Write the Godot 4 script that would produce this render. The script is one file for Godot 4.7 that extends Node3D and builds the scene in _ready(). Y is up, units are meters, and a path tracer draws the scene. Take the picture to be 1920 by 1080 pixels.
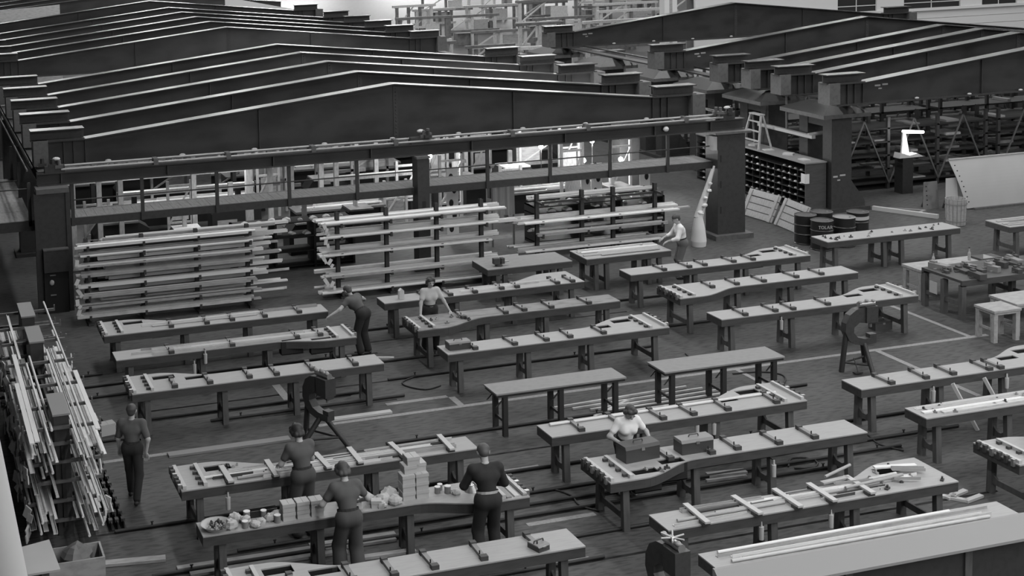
extends Node3D

# ---------------------------------------------------------------- helpers
class G:
	var v := PackedVector3Array()
	var n := PackedVector3Array()
	func tri(a: Vector3, b: Vector3, c: Vector3, na: Vector3, nb: Vector3, nc: Vector3) -> void:
		v.push_back(a); n.push_back(na)
		if (c - a).cross(b - a).dot(na) >= 0.0:
			v.push_back(b); v.push_back(c); n.push_back(nb); n.push_back(nc)
		else:
			v.push_back(c); v.push_back(b); n.push_back(nc); n.push_back(nb)
	func quad(a: Vector3, b: Vector3, c: Vector3, d: Vector3, nn: Vector3) -> void:
		tri(a, b, c, nn, nn, nn)
		tri(a, c, d, nn, nn, nn)
	func box(c: Vector3, s: Vector3, q := Basis()) -> G:
		var h := s * 0.5
		for ax in 3:
			var u := Vector3.ZERO
			var w := Vector3.ZERO
			var t := Vector3.ZERO
			u[(ax + 1) % 3] = h[(ax + 1) % 3]
			w[(ax + 2) % 3] = h[(ax + 2) % 3]
			t[ax] = h[ax]
			for s1 in [-1.0, 1.0]:
				var o: Vector3 = t * s1
				quad(c + q * (o - u - w), c + q * (o + u - w), c + q * (o + u + w), c + q * (o - u + w), (q * o).normalized())
		return self
	# box given by its corners
	func bb(x0: float, x1: float, y0: float, y1: float, z0: float, z1: float) -> G:
		return box(Vector3(x0 + x1, y0 + y1, z0 + z1) * 0.5, Vector3(absf(x1 - x0), absf(y1 - y0), absf(z1 - z0)))
	# a beam of rectangular section from a to b
	func beam(a: Vector3, b: Vector3, w: float, h: float) -> G:
		var d := (b - a).normalized()
		var up := Vector3.UP if absf(d.y) < 0.95 else Vector3.RIGHT
		var r := d.cross(up).normalized()
		up = r.cross(d)
		return box((a + b) * 0.5, Vector3(w, h, a.distance_to(b)), Basis(r, up, -d))
	func tube(a: Vector3, b: Vector3, ra: float, rb: float, k := 10) -> G:
		var d := (b - a).normalized()
		var u := d.cross(Vector3.UP if absf(d.y) < 0.9 else Vector3.RIGHT).normalized()
		var w := d.cross(u)
		for i in k:
			var p := u * cos(TAU * i / k) + w * sin(TAU * i / k)
			var q := u * cos(TAU * (i + 1) / k) + w * sin(TAU * (i + 1) / k)
			tri(a + p * ra, b + p * rb, b + q * rb, p, p, q)
			tri(a + p * ra, b + q * rb, a + q * ra, p, q, q)
			if ra > 0.0: tri(a, a + p * ra, a + q * ra, -d, -d, -d)
			if rb > 0.0: tri(b, b + p * rb, b + q * rb, d, d, d)
		return self
	func path(pts: Array, r: float, k := 6) -> G:
		for i in pts.size() - 1:
			tube(pts[i], pts[i + 1], r, r, k)
		return self
	func ball(c: Vector3, r: Vector3, la := 8, lo := 12) -> G:
		for i in la:
			for j in lo:
				var p: Array[Vector3] = []
				for e in [[0, 0], [1, 0], [1, 1], [0, 1]]:
					var f: float = PI * (i + e[0]) / la
					var t: float = TAU * (j + e[1]) / lo
					p.append(Vector3(sin(f) * cos(t), cos(f), sin(f) * sin(t)))
				var m: Array[Vector3] = []
				for x in p: m.append((x / r).normalized())
				if i > 0: tri(c + p[0] * r, c + p[2] * r, c + p[3] * r, m[0], m[2], m[3])
				if i < la - 1: tri(c + p[0] * r, c + p[1] * r, c + p[2] * r, m[0], m[1], m[2])
		return self
	# profile of [radius, height] turned about the y axis at c
	func lathe(c: Vector3, prof: Array, k := 16) -> G:
		for i in prof.size() - 1:
			var a: Vector2 = prof[i]
			var b: Vector2 = prof[i + 1]
			var e := Vector2(b.y - a.y, a.x - b.x).normalized()
			for j in k:
				var t0 := TAU * j / k
				var t1 := TAU * (j + 1) / k
				var d0 := Vector3(cos(t0), 0, sin(t0))
				var d1 := Vector3(cos(t1), 0, sin(t1))
				var n0 := d0 * e.x + Vector3.UP * e.y
				var n1 := d1 * e.x + Vector3.UP * e.y
				var up := Vector3.UP
				if b.x > 0.0001: tri(c + d0 * a.x + up * a.y, c + d0 * b.x + up * b.y, c + d1 * b.x + up * b.y, n0, n0, n1)
				if a.x > 0.0001: tri(c + d0 * a.x + up * a.y, c + d1 * b.x + up * b.y, c + d1 * a.x + up * a.y, n0, n1, n1)
		return self
	# polygon in the xy plane of f, extruded along its z by d
	func prism(poly: PackedVector2Array, f: Transform3D, d: float) -> G:
		var idx := Geometry2D.triangulate_polygon(poly)
		var fz := f.basis.z
		var off := fz * d
		for i in range(0, idx.size(), 3):
			var a := f * Vector3(poly[idx[i]].x, poly[idx[i]].y, 0)
			var b := f * Vector3(poly[idx[i + 1]].x, poly[idx[i + 1]].y, 0)
			var c := f * Vector3(poly[idx[i + 2]].x, poly[idx[i + 2]].y, 0)
			tri(a, b, c, -fz, -fz, -fz)
			tri(a + off, b + off, c + off, fz, fz, fz)
		var s := -1.0 if Geometry2D.is_polygon_clockwise(poly) else 1.0
		for i in poly.size():
			var p := poly[i]
			var q := poly[(i + 1) % poly.size()]
			var e := (q - p).normalized()
			var nn := f.basis * Vector3(e.y * s, -e.x * s, 0)
			var a := f * Vector3(p.x, p.y, 0)
			var b := f * Vector3(q.x, q.y, 0)
			quad(a, b, b + off, a + off, nn)
		return self
	# hipped roof from rectangle a (x0, x1, z0, z1) at y0 to the smaller one b at y1
	func hip(a: Array, b: Array, y0: float, y1: float) -> G:
		var p := [Vector3(a[0], y0, a[2]), Vector3(a[1], y0, a[2]), Vector3(a[1], y0, a[3]), Vector3(a[0], y0, a[3])]
		var q := [Vector3(b[0], y1, b[2]), Vector3(b[1], y1, b[2]), Vector3(b[1], y1, b[3]), Vector3(b[0], y1, b[3])]
		var mid := (p[0] as Vector3).lerp(p[2], 0.5)
		for i in 4:
			var j := (i + 1) % 4
			var nn: Vector3 = ((p[j] - p[i]) as Vector3).cross(q[i] - p[i]).normalized()
			if nn.dot(p[i] + p[j] - mid * 2.0) < 0.0: nn = -nn
			quad(p[i], p[j], q[j], q[i], nn)
		quad(q[0], q[1], q[2], q[3], Vector3.UP)
		quad(p[0], p[1], p[2], p[3], Vector3.DOWN)
		return self
	func add(o: G, f := Transform3D()) -> G:
		for i in o.v.size():
			v.push_back(f * o.v[i])
			n.push_back((f.basis * o.n[i]).normalized())
		return self
	func mesh() -> ArrayMesh:
		var a := []
		a.resize(Mesh.ARRAY_MAX)
		a[Mesh.ARRAY_VERTEX] = v
		a[Mesh.ARRAY_NORMAL] = n
		var m := ArrayMesh.new()
		m.add_surface_from_arrays(Mesh.PRIMITIVE_TRIANGLES, a)
		return m

var M := {}
var taken := {}
var rng := RandomNumberGenerator.new()

func numbered(called: String) -> String:
	var k: int = taken.get(called, 0)
	taken[called] = k + 1
	return called if k == 0 else "%s_%03d" % [called, k]

func tag(o: Node3D, label: String, category: String, group := "") -> void:
	o.set_meta("label", label)
	o.set_meta("category", category)
	if group: o.set_meta("group", group)

func thing(called: String, label: String, category: String, at := Vector3.ZERO, turn := 0.0, group := "") -> Node3D:
	var o := Node3D.new()
	o.name = numbered(called)
	add_child(o)
	o.position = at
	o.rotation.y = turn
	tag(o, label, category, group)
	return o

func part(called: String, g, m: Material, parent: Node3D) -> MeshInstance3D:
	var o := MeshInstance3D.new()
	o.name = called
	o.mesh = g.mesh() if g is G else g
	o.material_override = m
	parent.add_child(o, true)
	return o

# a thing that is one mesh
func single(called: String, g, m: Material, label: String, category: String, at := Vector3.ZERO, turn := 0.0, group := "") -> MeshInstance3D:
	var o := MeshInstance3D.new()
	o.name = numbered(called)
	o.mesh = g.mesh() if g is G else g
	o.material_override = m
	add_child(o)
	o.position = at
	o.rotation.y = turn
	tag(o, label, category, group)
	return o

func struct(called: String, g, m: Material) -> MeshInstance3D:
	var o := MeshInstance3D.new()
	o.name = numbered(called)
	o.mesh = g.mesh() if g is G else g
	o.material_override = m
	add_child(o)
	o.set_meta("kind", "structure")
	return o

func copy(o: Node3D, at: Vector3, turn := 0.0, label := "", group := "") -> Node3D:
	var c: Node3D = o.duplicate()
	var base: String = String(o.name)
	c.name = numbered(base.rstrip("0123456789").rstrip("_") if base.right(3).is_valid_int() else base)
	add_child(c)
	c.position = at
	c.rotation.y = turn
	if label: c.set_meta("label", label)
	if group: c.set_meta("group", group)
	return c

func grey(x: float) -> Color:
	return Color(x, x, x).linear_to_srgb()

# grey noise image whose linear values run from lo to hi
func noise_tex(sd: int, freq: float, lo: float, hi: float, oct := 4, size := 512, power := 1.0) -> ImageTexture:
	var f := FastNoiseLite.new()
	f.seed = sd
	f.noise_type = FastNoiseLite.TYPE_SIMPLEX_SMOOTH
	f.frequency = freq
	f.fractal_octaves = oct
	var img := f.get_seamless_image(size, size)
	img.convert(Image.FORMAT_L8)
	var d := img.get_data()
	var lut := PackedByteArray()
	for i in 256:
		lut.append(int(clampf(grey(lerpf(lo, hi, pow(i / 255.0, power))).r * 255.0, 0, 255)))
	for i in d.size():
		d[i] = lut[d[i]]
	return ImageTexture.create_from_image(Image.create_from_data(size, size, false, Image.FORMAT_L8, d))

func mat(lin: float, rough: float, metal := 0.0, tex: Texture2D = null, scale := Vector3.ONE, spec := 0.5) -> StandardMaterial3D:
	var m := StandardMaterial3D.new()
	m.albedo_color = grey(lin)
	m.roughness = rough
	m.metallic = metal
	m.metallic_specular = spec
	if tex:
		m.albedo_texture = tex
		m.uv1_triplanar = true
		m.uv1_world_triplanar = true
		m.uv1_scale = scale
	return m

func glow(lin: float, e: float) -> StandardMaterial3D:
	var m := mat(lin, 0.5)
	m.emission_enabled = true
	m.emission = Color(1, 1, 1)
	m.emission_energy_multiplier = e
	return m

# ---------------------------------------------------------------- scene
func _ready() -> void:
	rng.seed = 1942
	set_camera()
	set_light()
	set_materials()
	build_hall()
	build_left_bank()
	build_right_bank()
	build_benches()
	build_racks()
	build_under_bank()
	clutter_under_bank()
	build_right_corner()
	build_far_end()
	build_presses()
	build_bench_goods()
	build_floor_goods()
	build_people()

func set_camera() -> void:
	var c := Camera3D.new()
	c.name = "camera"
	c.position = Vector3(0, 10, 0)
	c.rotation_degrees = Vector3(-5.2305, -16.3942, -1.5768)
	c.projection = Camera3D.PROJECTION_FRUSTUM
	c.near = 0.1
	c.far = 400.0
	# focal length 2659.7 px, lens axis at (591.6, 59.9) px of the 1920 x 1080 frame: a view camera with its lens shifted
	c.size = 1080.0 / 2659.7 * 0.1
	c.frustum_offset = Vector2(960.0 - 591.6, 59.9 - 540.0) / 2659.7 * 0.1
	add_child(c)
	c.current = true

const LAMP_ROWS := [6.5, 16.0, 24.0, 34.0, 44.0, 56.0, 70.0]
const LAMP_Z := [14.0, 1.0, -12.0, -34.0, -54.0, -76.0, -100.0, -124.0]

func set_light() -> void:
	var e := Environment.new()
	e.background_mode = Environment.BG_COLOR
	e.background_color = Color.BLACK
	e.tonemap_mode = Environment.TONE_MAPPER_LINEAR
	e.tonemap_exposure = 1.0
	e.sdfgi_enabled = true
	e.ssao_enabled = true
	e.ssil_enabled = true
	var w := WorldEnvironment.new()
	w.name = "environment"
	w.environment = e
	add_child(w)
	for i in 4:
		var d := AreaLight3D.new()
		d.name = "added_window_light"  # light of the added windows, brightens the far floor
		d.area_size = Vector2(10.0, 7.0)
		d.light_energy = 420.0
		d.area_range = 200.0
		d.area_attenuation = 2.0
		d.shadow_enabled = true
		d.position = Vector3(26.0 + i * 15.0, 7.5, -149.8)
		d.rotation_degrees = Vector3(0, 180, 0)
		add_child(d, true)
	for x in LAMP_ROWS:
		for z in LAMP_Z:
			var l := AreaLight3D.new()
			l.name = "fluorescent_light"
			l.area_size = Vector2(0.6, 12.0)
			l.light_energy = 82.0
			l.area_range = 200.0
			l.area_attenuation = 2.0
			l.shadow_enabled = true
			l.position = Vector3(x, 13.6, z)
			l.rotation_degrees = Vector3(-90, 0, 0)
			add_child(l, true)

func set_materials() -> void:
	var fine := noise_tex(3, 0.03, 0.7, 1.25, 5)
	var blot := noise_tex(8, 0.008, 0.55, 1.3, 4)
	var wood := noise_tex(12, 0.02, 0.7, 1.2, 5)
	var smooth := noise_tex(14, 0.03, 0.88, 1.08, 5)
	M.floor = mat(0.076, 0.62, 0.0, noise_tex(5, 0.02, 0.3, 1.5, 7, 1024), Vector3(0.13, 0.5, 0.6), 0.35)
	M.pit = mat(0.006, 0.95)
	M.paint = mat(0.26, 0.8, 0.0, fine, Vector3(0.9, 0.9, 0.9))
	M.wall = mat(0.2, 0.9)
	M.ceil = mat(0.35, 0.9)
	M.steel = mat(0.036, 0.5, 0.0, fine, Vector3(0.4, 0.4, 0.4))
	M.girder = mat(0.042, 0.3, 0.0, blot, Vector3(0.15, 0.3, 0.3))
	M.endbox = mat(0.1, 0.55, 0.0, fine, Vector3(0.4, 0.4, 0.4))
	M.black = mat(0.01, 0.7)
	M.chalk = mat(0.4, 0.9)
	M.deck = mat(0.27, 0.8, 0.0, wood, Vector3(1.2, 1.0, 0.2))
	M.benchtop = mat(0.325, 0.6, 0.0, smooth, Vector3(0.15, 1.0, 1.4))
	M.benchdark = mat(0.2, 0.6, 0.0, blot, Vector3(0.4, 1.0, 1.4))
	M.tabletop = mat(0.22, 0.65, 0.0, smooth, Vector3(0.3, 0.5, 0.5))
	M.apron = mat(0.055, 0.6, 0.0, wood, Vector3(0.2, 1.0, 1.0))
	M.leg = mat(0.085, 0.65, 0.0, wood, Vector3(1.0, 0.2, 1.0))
	M.metal_leg = mat(0.025, 0.5)
	M.pale_wood = mat(0.33, 0.75, 0.0, wood, Vector3(0.3, 0.6, 1.2))
	M.bar = mat(0.5, 0.55, 0.0, fine, Vector3(0.2, 0.8, 0.8))
	M.bar2 = mat(0.33, 0.55, 0.0, fine, Vector3(0.2, 0.8, 0.8))
	M.bar3 = mat(0.64, 0.5)
	M.block = mat(0.05, 0.6)
	M.cross = mat(0.2, 0.6)
	M.crosslight = mat(0.45, 0.65)
	M.white = mat(0.6, 0.7)
	M.paper = mat(0.42, 0.85)
	M.carton = mat(0.42, 0.85)
	M.toolbox = mat(0.05, 0.45)
	M.toolbox_top = mat(0.2, 0.5)
	M.drum = mat(0.014, 0.4)
	M.drumtop = mat(0.07, 0.5)
	M.press = mat(0.045, 0.45, 0.0, fine, Vector3(0.6, 0.6, 0.6))
	M.chrome = mat(0.4, 0.3, 0.7)
	M.sheet = mat(0.4, 0.6, 0.0, noise_tex(31, 0.01, 0.93, 1.04, 3, 256), Vector3(0.3, 0.3, 0.3))
	M.rail = mat(0.25, 0.7)
	M.hose = mat(0.015, 0.6)
	M.skin = mat(0.36, 0.6)
	M.hair_dark = mat(0.02, 0.6)
	M.hair_brown = mat(0.05, 0.6)
	M.hair_fair = mat(0.075, 0.6)
	M.shirt_white = mat(0.72, 0.85)
	M.shirt_pale = mat(0.45, 0.85)
	M.shirt_grey = mat(0.085, 0.9)
	M.shirt_black = mat(0.018, 0.85)
	M.trouser_dark = mat(0.02, 0.9)
	M.trouser_grey = mat(0.06, 0.9)
	M.trouser_mid = mat(0.12, 0.9)
	M.jigpost = mat(0.5, 0.7, 0.0, fine, Vector3(0.8, 0.3, 0.8))
	M.jigmid = mat(0.16, 0.7, 0.0, blot, Vector3(0.5, 0.5, 0.5))

func build_hall() -> void:
	var x0 := -22.0
	var x1 := 92.0
	var z0 := -150.0
	var z1 := 22.0
	# floor: a dark bed with slabs laid on it, slots open between the slabs
	var fl := struct("floor", G.new().bb(x0, x1, -0.3, -0.1, z0, z1), M.pit)
	# each slot: z, then the stretch along x that lies open
	var slots := [[-16.3, 0, 0], [-17.1, 8.8, 16.4], [-18.6, 9.0, 17.0], [-19.4, 4.0, 16.6], [-20.3, 3.2, 15.4], [-20.66, 4.4, 16.8], [-21.12, 9.2, 18.4], [-22.03, 2.6, 20.6], [-22.9, 9.4, 14.2], [-24.0, 9.2, 17.2], [-25.98, 2.7, 3.8], [-26.2, 6.4, 9.2], [-26.75, 3.9, 8.4], [-27.3, 4.2, 15.2], [-28.47, 2.7, 22.0], [-29.13, 0.6, 9.8], [-29.9, 2.7, 16.4], [-30.7, 10.0, 22.4], [-31.6, 0, 0]]
	for i in slots.size() - 1:
		part("floor_strip", G.new().bb(-3.0, 22.6, -0.1, 0.0, slots[i][0] - 0.033, slots[i + 1][0] + 0.033), M.floor, fl)
	for q in slots:
		if q[2] > 0:
			part("slot_filler", G.new().bb(-3.0, q[1], -0.1, 0.0, q[0] - 0.033, q[0] + 0.033), M.floor, fl)
			part("slot_filler", G.new().bb(q[2], 22.6, -0.1, 0.0, q[0] - 0.033, q[0] + 0.033), M.floor, fl)
		else:
			part("slot_filler", G.new().bb(-3.0, 22.6, -0.1, 0.0, q[0] - 0.033, q[0] + 0.033), M.floor, fl)
	part("floor_slab", G.new().bb(x0, -3.0, -0.1, 0.0, -80.0, z1), M.floor, fl)
	part("floor_slab", G.new().bb(22.6, x1, -0.1, 0.0, -80.0, z1), M.floor, fl)
	part("floor_slab", G.new().bb(-3.0, 22.6, -0.1, 0.0, -80.0, -31.633), M.floor, fl)
	part("floor_slab", G.new().bb(-3.0, 22.6, -0.1, 0.0, -16.267, z1), M.floor, fl)
	part("floor_slab", G.new().bb(x0, x1, -0.1, 0.0, z0, -80.0), M.floor, fl)
	for q in [[7.3, 22.85, -25.43, -25.31], [2.8, 4.4, -25.08, -24.96], [8.9, 10.2, -26.06, -25.93], [9.6, 10.4, -22.2, -22.08], [9.2, 10.4, -20.12, -20.0], [8.9, 9.6, -18.75, -18.62],
			[10.2, 10.34, -25.93, -25.43], [7.05, 7.22, -28.0, -26.85], [19.85, 19.98, -25.31, -22.3], [22.35, 22.47, -28.2, -25.43], [16.4, 16.5, -25.31, -24.2]]:
		part("painted_line", G.new().bb(q[0], q[1], 0.0, 0.005, q[2], q[3]), M.paint, fl)
	struct("ceiling", G.new().bb(x0, x1, 15.0, 15.3, z0, z1), M.ceil)
	struct("wall_west", G.new().bb(x0 - 0.3, x0, -0.3, 15.3, z0, z1), M.wall)
	struct("wall_east", G.new().bb(x1, x1 + 0.3, -0.3, 15.3, z0, z1), M.wall)
	struct("wall_north", G.new().bb(x0 - 0.3, x1 + 0.3, -0.3, 15.3, z0 - 0.3, z0), M.wall)
	# unseen glowing windows added in the far wall to brighten the distant floor
	var added_pane := glow(0.8, 3.0)
	for i in 4:
		var wn := struct("window_%d" % (i + 1), G.new().bb(-5.2, 5.2, -3.7, 3.7, 0.0, 0.1), M.white)  # made-up window out of view, added for its light
		wn.position = Vector3(26.0 + i * 15.0, 7.5, z0)
		for k in 5:
			part("added_pane", G.new().bb(-4.95 + k * 2.0, -3.05 + k * 2.0, -3.5, 3.5, 0.1, 0.12), added_pane, wn)
	struct("wall_south", G.new().bb(x0 - 0.3, x1 + 0.3, -0.3, 15.3, z1, z1 + 0.3), M.wall)
	# the fluorescent fixtures that light the hall, in rows under the ceiling
	var tube := glow(0.8, 3.0)
	for x in LAMP_ROWS:
		for z in LAMP_Z:
			var t := thing("ceiling_fixture", "long white fluorescent fixture hung in a row under the hall ceiling", "light fixture", Vector3(x, 13.7, z), 0.0, "fluorescent fixtures under the hall ceiling")
			part("housing", G.new().bb(-0.35, 0.35, 0.02, 0.12, -6.1, 6.1), M.white, t)
			part("tube_panel", G.new().bb(-0.3, 0.3, -0.03, 0.0, -6.0, 6.0), tube, t)
			part("hanger", G.new().bb(-0.02, 0.02, 0.12, 1.3, -4.02, -3.98), M.steel, t)
			part("hanger", G.new().bb(-0.02, 0.02, 0.12, 1.3, 3.98, 4.02), M.steel, t)

# ---------------------------------------------------------------- banks of tapered girders on columns
func v2(a: Array) -> PackedVector2Array:
	var p := PackedVector2Array()
	for q in a: p.append(Vector2(q[0], q[1]))
	return p

func at_z(z: float) -> Transform3D:
	return Transform3D(Basis(), Vector3(0, 0, z))

var girder_cache := {}

# a tapered plate girder along x; xs = cap start, low knee, peak, low knee, cap end; local z = 0
func girder(xs: Array, z: float, label: String, group: String, bulbs: float, marks: bool) -> void:
	var t := thing("girder", label, "girder", Vector3(0, 0, z), 0.0, group)
	var key := str(xs)
	if not girder_cache.has(key):
		var d := {}
		var a: float = xs[0] + 0.4
		var b: float = xs[4] - 0.15
		var k0: float = xs[1]
		var pk: float = xs[2]
		var k1: float = xs[3]
		d.web = G.new().prism(v2([[a, 3.46], [b, 3.46], [b, 4.08], [k1, 4.08], [pk, 4.97], [k0, 4.08], [a, 4.08]]), at_z(-0.015), 0.03).mesh()
		var f := G.new()
		for q in [[a, 4.1, k0, 4.1], [k0, 4.1, pk, 4.99], [pk, 4.99, k1, 4.1], [k1, 4.1, b, 4.1]]:
			f.beam(Vector3(q[0], q[1], 0), Vector3(q[2], q[3], 0), 0.42, 0.03)
		d.flange = f.mesh()
		d.low = G.new().bb(a, b, 3.42, 3.46, -0.16, 0.16).mesh()
		d.stiff = []
		for q in [[k0, 4.06], [k0 - 0.3, 4.06], [k0 - 0.55, 4.06], [k1, 4.06], [k1 + 0.28, 4.06], [k1 + 0.5, 4.06], [lerpf(k0, pk, 0.55), 4.53], [lerpf(pk, k1, 0.45), 4.53]]:
			d.stiff.append(G.new().bb(q[0] - 0.015, q[0] + 0.015, 3.46, q[1], -0.07, 0.07).mesh())
		var sp := G.new().bb(pk + 0.02, pk + 0.16, 3.46, 4.93, -0.03, 0.03)
		for i in 14:
			for s in [-1.0, 1.0]: sp.ball(Vector3(pk + 0.09, 3.55 + i * 0.1, 0.032 * s), Vector3(0.02, 0.02, 0.012), 4, 6)
		d.splice = sp.mesh()
		d.boxes = [G.new().bb(xs[0] + 0.05, xs[0] + 0.42, 3.5, 4.14, -0.28, 0.28).mesh(), G.new().bb(b - 0.02, b + 0.4, 3.5, 4.12, -0.28, 0.28).mesh()]
		d.holes = [G.new().bb(b + 0.1, b + 0.24, 3.62, 3.95, 0.27, 0.285).mesh()]
		d.caps = []
		for q in [[xs[0], k0 - 0.03], [k1 + 0.03, xs[4]]]:
			d.caps.append([G.new().bb(q[0], q[1], 4.115, 4.14, -0.2, 0.2).bb(q[0], q[1], 4.14, 4.37, -0.02, 0.02).mesh(), G.new().bb(q[0], q[1], 4.37, 4.4, -0.22, 0.22).mesh()])
		girder_cache[key] = d
	var e: Dictionary = girder_cache[key]
	part("web", e.web, M.girder, t)
	part("top_flange", e.flange, M.girder, t)
	part("bottom_flange", e.low, M.steel, t)
	for s in e.stiff: part("stiffener", s, M.steel, t)
	part("splice_plate", e.splice, M.steel, t)
	for s in e.boxes: part("end_box", s, M.endbox, t)
	for s in e.caps:
		var c := part("cap_beam", s[0], M.steel, t)
		part("cap_flange", s[1], M.girder, c)
	if bulbs > 0.0:
		var x := bulbs
		while x < xs[3]:
			part("bulb", G.new().ball(Vector3(x, 3.49, 0.12), Vector3(0.085, 0.035, 0.04), 6, 8), M.jigpost, t)
			x += 1.95
	if marks:
		for q in [[0.45, 3.93, 0.2, 0.05], [0.72, 3.95, 0.2, 0.05], [0.58, 3.84, 0.12, 0.035]]:
			part("chalk_mark", G.new().bb(xs[1] + q[0], xs[1] + q[0] + q[2], q[1], q[1] + q[3], 0.014, 0.018), M.chalk, t)

const ORD := ["first", "second", "third", "fourth", "fifth", "sixth", "seventh", "eighth", "ninth", "tenth", "eleventh", "twelfth"]

func build_left_bank() -> void:
	var xs := [3.05, 4.44, 12.86, 20.85, 22.2]
	var zs := [-36.45, -39.55, -42.55, -45.55, -48.65, -56.7, -59.85, -62.8, -66.0, -69.4, -75.0]
	for i in zs.size():
		girder(xs, zs[i], "dark tapered steel girder, %s one counted back from the planked walkway" % ORD[i], "tapered girders behind the planked walkway", 5.0 if i == 0 else -1.0, false)
	# frame under the girders: three columns, a cross beam with pipes, runner beams
	var c := thing("steel_column", "stout dark steel column on a square base plate beside leaning wrapped bundle", "column", Vector3(22.74, 0, -35.6))
	part("shaft", G.new().bb(-0.45, 0.45, 0.14, 3.06, -0.32, 0.32), M.steel, c)
	part("base_plate", G.new().bb(-0.62, 0.62, 0.0, 0.14, -0.5, 0.5), M.endbox, c)
	part("head_plate", G.new().bb(-0.58, 0.6, 3.06, 3.12, -0.4, 0.42), M.endbox, c)
	part("notice", G.new().bb(-0.58, -0.455, 2.6, 3.0, -0.05, 0.3), M.paper, c)
	for i in 3: part("bolt_slot", G.new().bb(-0.37, -0.33, 0.75 + i * 0.75, 0.95 + i * 0.75, 0.315, 0.325), M.black, c)
	c = thing("steel_column", "slim dark steel column at the middle of the planked walkway", "column", Vector3(13.3, 0, -35.5))
	part("shaft", G.new().bb(-0.17, 0.17, 0.1, 3.06, -0.2, 0.2), M.steel, c)
	part("base_plate", G.new().bb(-0.3, 0.3, 0.0, 0.1, -0.3, 0.3), M.steel, c)
	part("head_plate", G.new().bb(-0.2, 0.2, 3.06, 3.12, -0.24, 0.24), M.endbox, c)
	part("access_hole", G.new().bb(-0.05, 0.05, 1.72, 1.9, 0.2, 0.206), M.black, c)
	c = thing("steel_column", "dark steel column with a switch panel beside the pale extrusion rack", "column", Vector3(3.4, 0, -35.3))
	part("shaft", G.new().bb(-0.33, 0.33, 0.0, 3.0, -0.3, 0.2), M.steel, c)
	part("head_plate", G.new().bb(-0.38, 0.42, 3.0, 3.12, -0.34, 0.26), M.endbox, c)
	part("side_flange", G.new().bb(-0.44, -0.33, 0.0, 3.0, 0.1, 0.24), M.steel, c)
	part("side_flange", G.new().bb(0.33, 0.44, 0.0, 3.0, 0.1, 0.24), M.steel, c)
	var box := part("switch_box", G.new().bb(-0.28, 0.34, 1.05, 1.6, 0.2, 0.4), M.steel, c)
	part("lid_edge", G.new().bb(-0.28, 0.34, 1.6, 1.63, 0.2, 0.41), M.endbox, box)
	part("cabinet", G.new().bb(-0.28, 0.3, 0.0, 1.05, 0.2, 0.32), M.black, c)
	part("dial", G.new().ball(Vector3(-0.1, 0.78, 0.33), Vector3(0.06, 0.07, 0.03)), M.paper, c)
	part("handle", G.new().bb(-0.14, 0.0, 0.95, 0.98, 0.32, 0.34), M.cross, c)
	part("handle", G.new().bb(-0.14, 0.0, 0.45, 0.48, 0.32, 0.34), M.cross, c)
	for z in [-41.5, -47.2, -58.0, -64.0, -70.0]:
		for x in [3.4, 22.74]:
			c = thing("steel_column", "dark steel column standing under the girder ends behind the planked walkway", "column", Vector3(x, 0, z), 0.0, "columns under the girder ends")
			part("shaft", G.new().bb(-0.35, 0.35, 0.1, 3.12, -0.3, 0.3), M.steel, c)
			part("base_plate", G.new().bb(-0.5, 0.5, 0.0, 0.1, -0.45, 0.45), M.steel, c)
	var b := thing("cross_beam", "long dark cross beam with pipes along its top above the planked walkway", "beam", Vector3(0, 0, -35.6))
	part("web", G.new().bb(3.1, 23.3, 3.15, 3.41, -0.03, 0.03), M.girder, b)
	part("top_flange", G.new().bb(3.1, 23.3, 3.41, 3.44, -0.15, 0.15), M.girder, b)
	part("bottom_flange", G.new().bb(3.1, 23.3, 3.12, 3.15, -0.15, 0.15), M.steel, b)
	for x in [3.7, 6.4, 9.2, 11.9, 14.8, 17.6, 20.4, 22.2]:
		part("stiffener", G.new().bb(x - 0.015, x + 0.015, 3.15, 3.41, -0.12, 0.12), M.steel, b)
	for q in [[3.56, -0.1, 0.03], [3.5, 0.1, 0.028]]:
		part("pipe", G.new().tube(Vector3(3.7, q[0], q[1]), Vector3(22.6, q[0], q[1]), q[2], q[2]), M.bar2, b)
	for x in [6.1, 8.0, 10.3, 12.6, 16.0, 18.3, 21.4]:
		part("pipe_clamp", G.new().bb(x - 0.06, x + 0.06, 3.44, 3.6, -0.15, 0.15), M.endbox, b)
	for q in [[3.55, 4], [13.3, 6], [22.75, 5]]:
		for i in q[1]:
			var p := Vector3(q[0] + rng.randf_range(-0.35, 0.35), 3.52 + rng.randf_range(0.0, 0.18), rng.randf_range(-0.1, 0.15))
			part("valve", G.new().tube(p, p + Vector3(0, 0.12, 0), 0.05, 0.05, 8).bb(p.x - 0.1, p.x + 0.1, p.y - 0.08, p.y, p.z - 0.05, p.z + 0.05), M.girder if i % 2 else M.endbox, b)
		part("valve_cap", G.new().ball(Vector3(q[0] + 0.05, 3.76, 0.0), Vector3(0.1, 0.05, 0.08)), M.jigpost, b)
		part("valve_block", G.new().bb(q[0] - 0.25, q[0] + 0.25, 3.44, 3.6, -0.15, 0.1), M.steel, b)
	part("signal_lamp", G.new().ball(Vector3(20.75, 3.3, 0.1), Vector3(0.09, 0.08, 0.07)), M.white, b)
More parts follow.
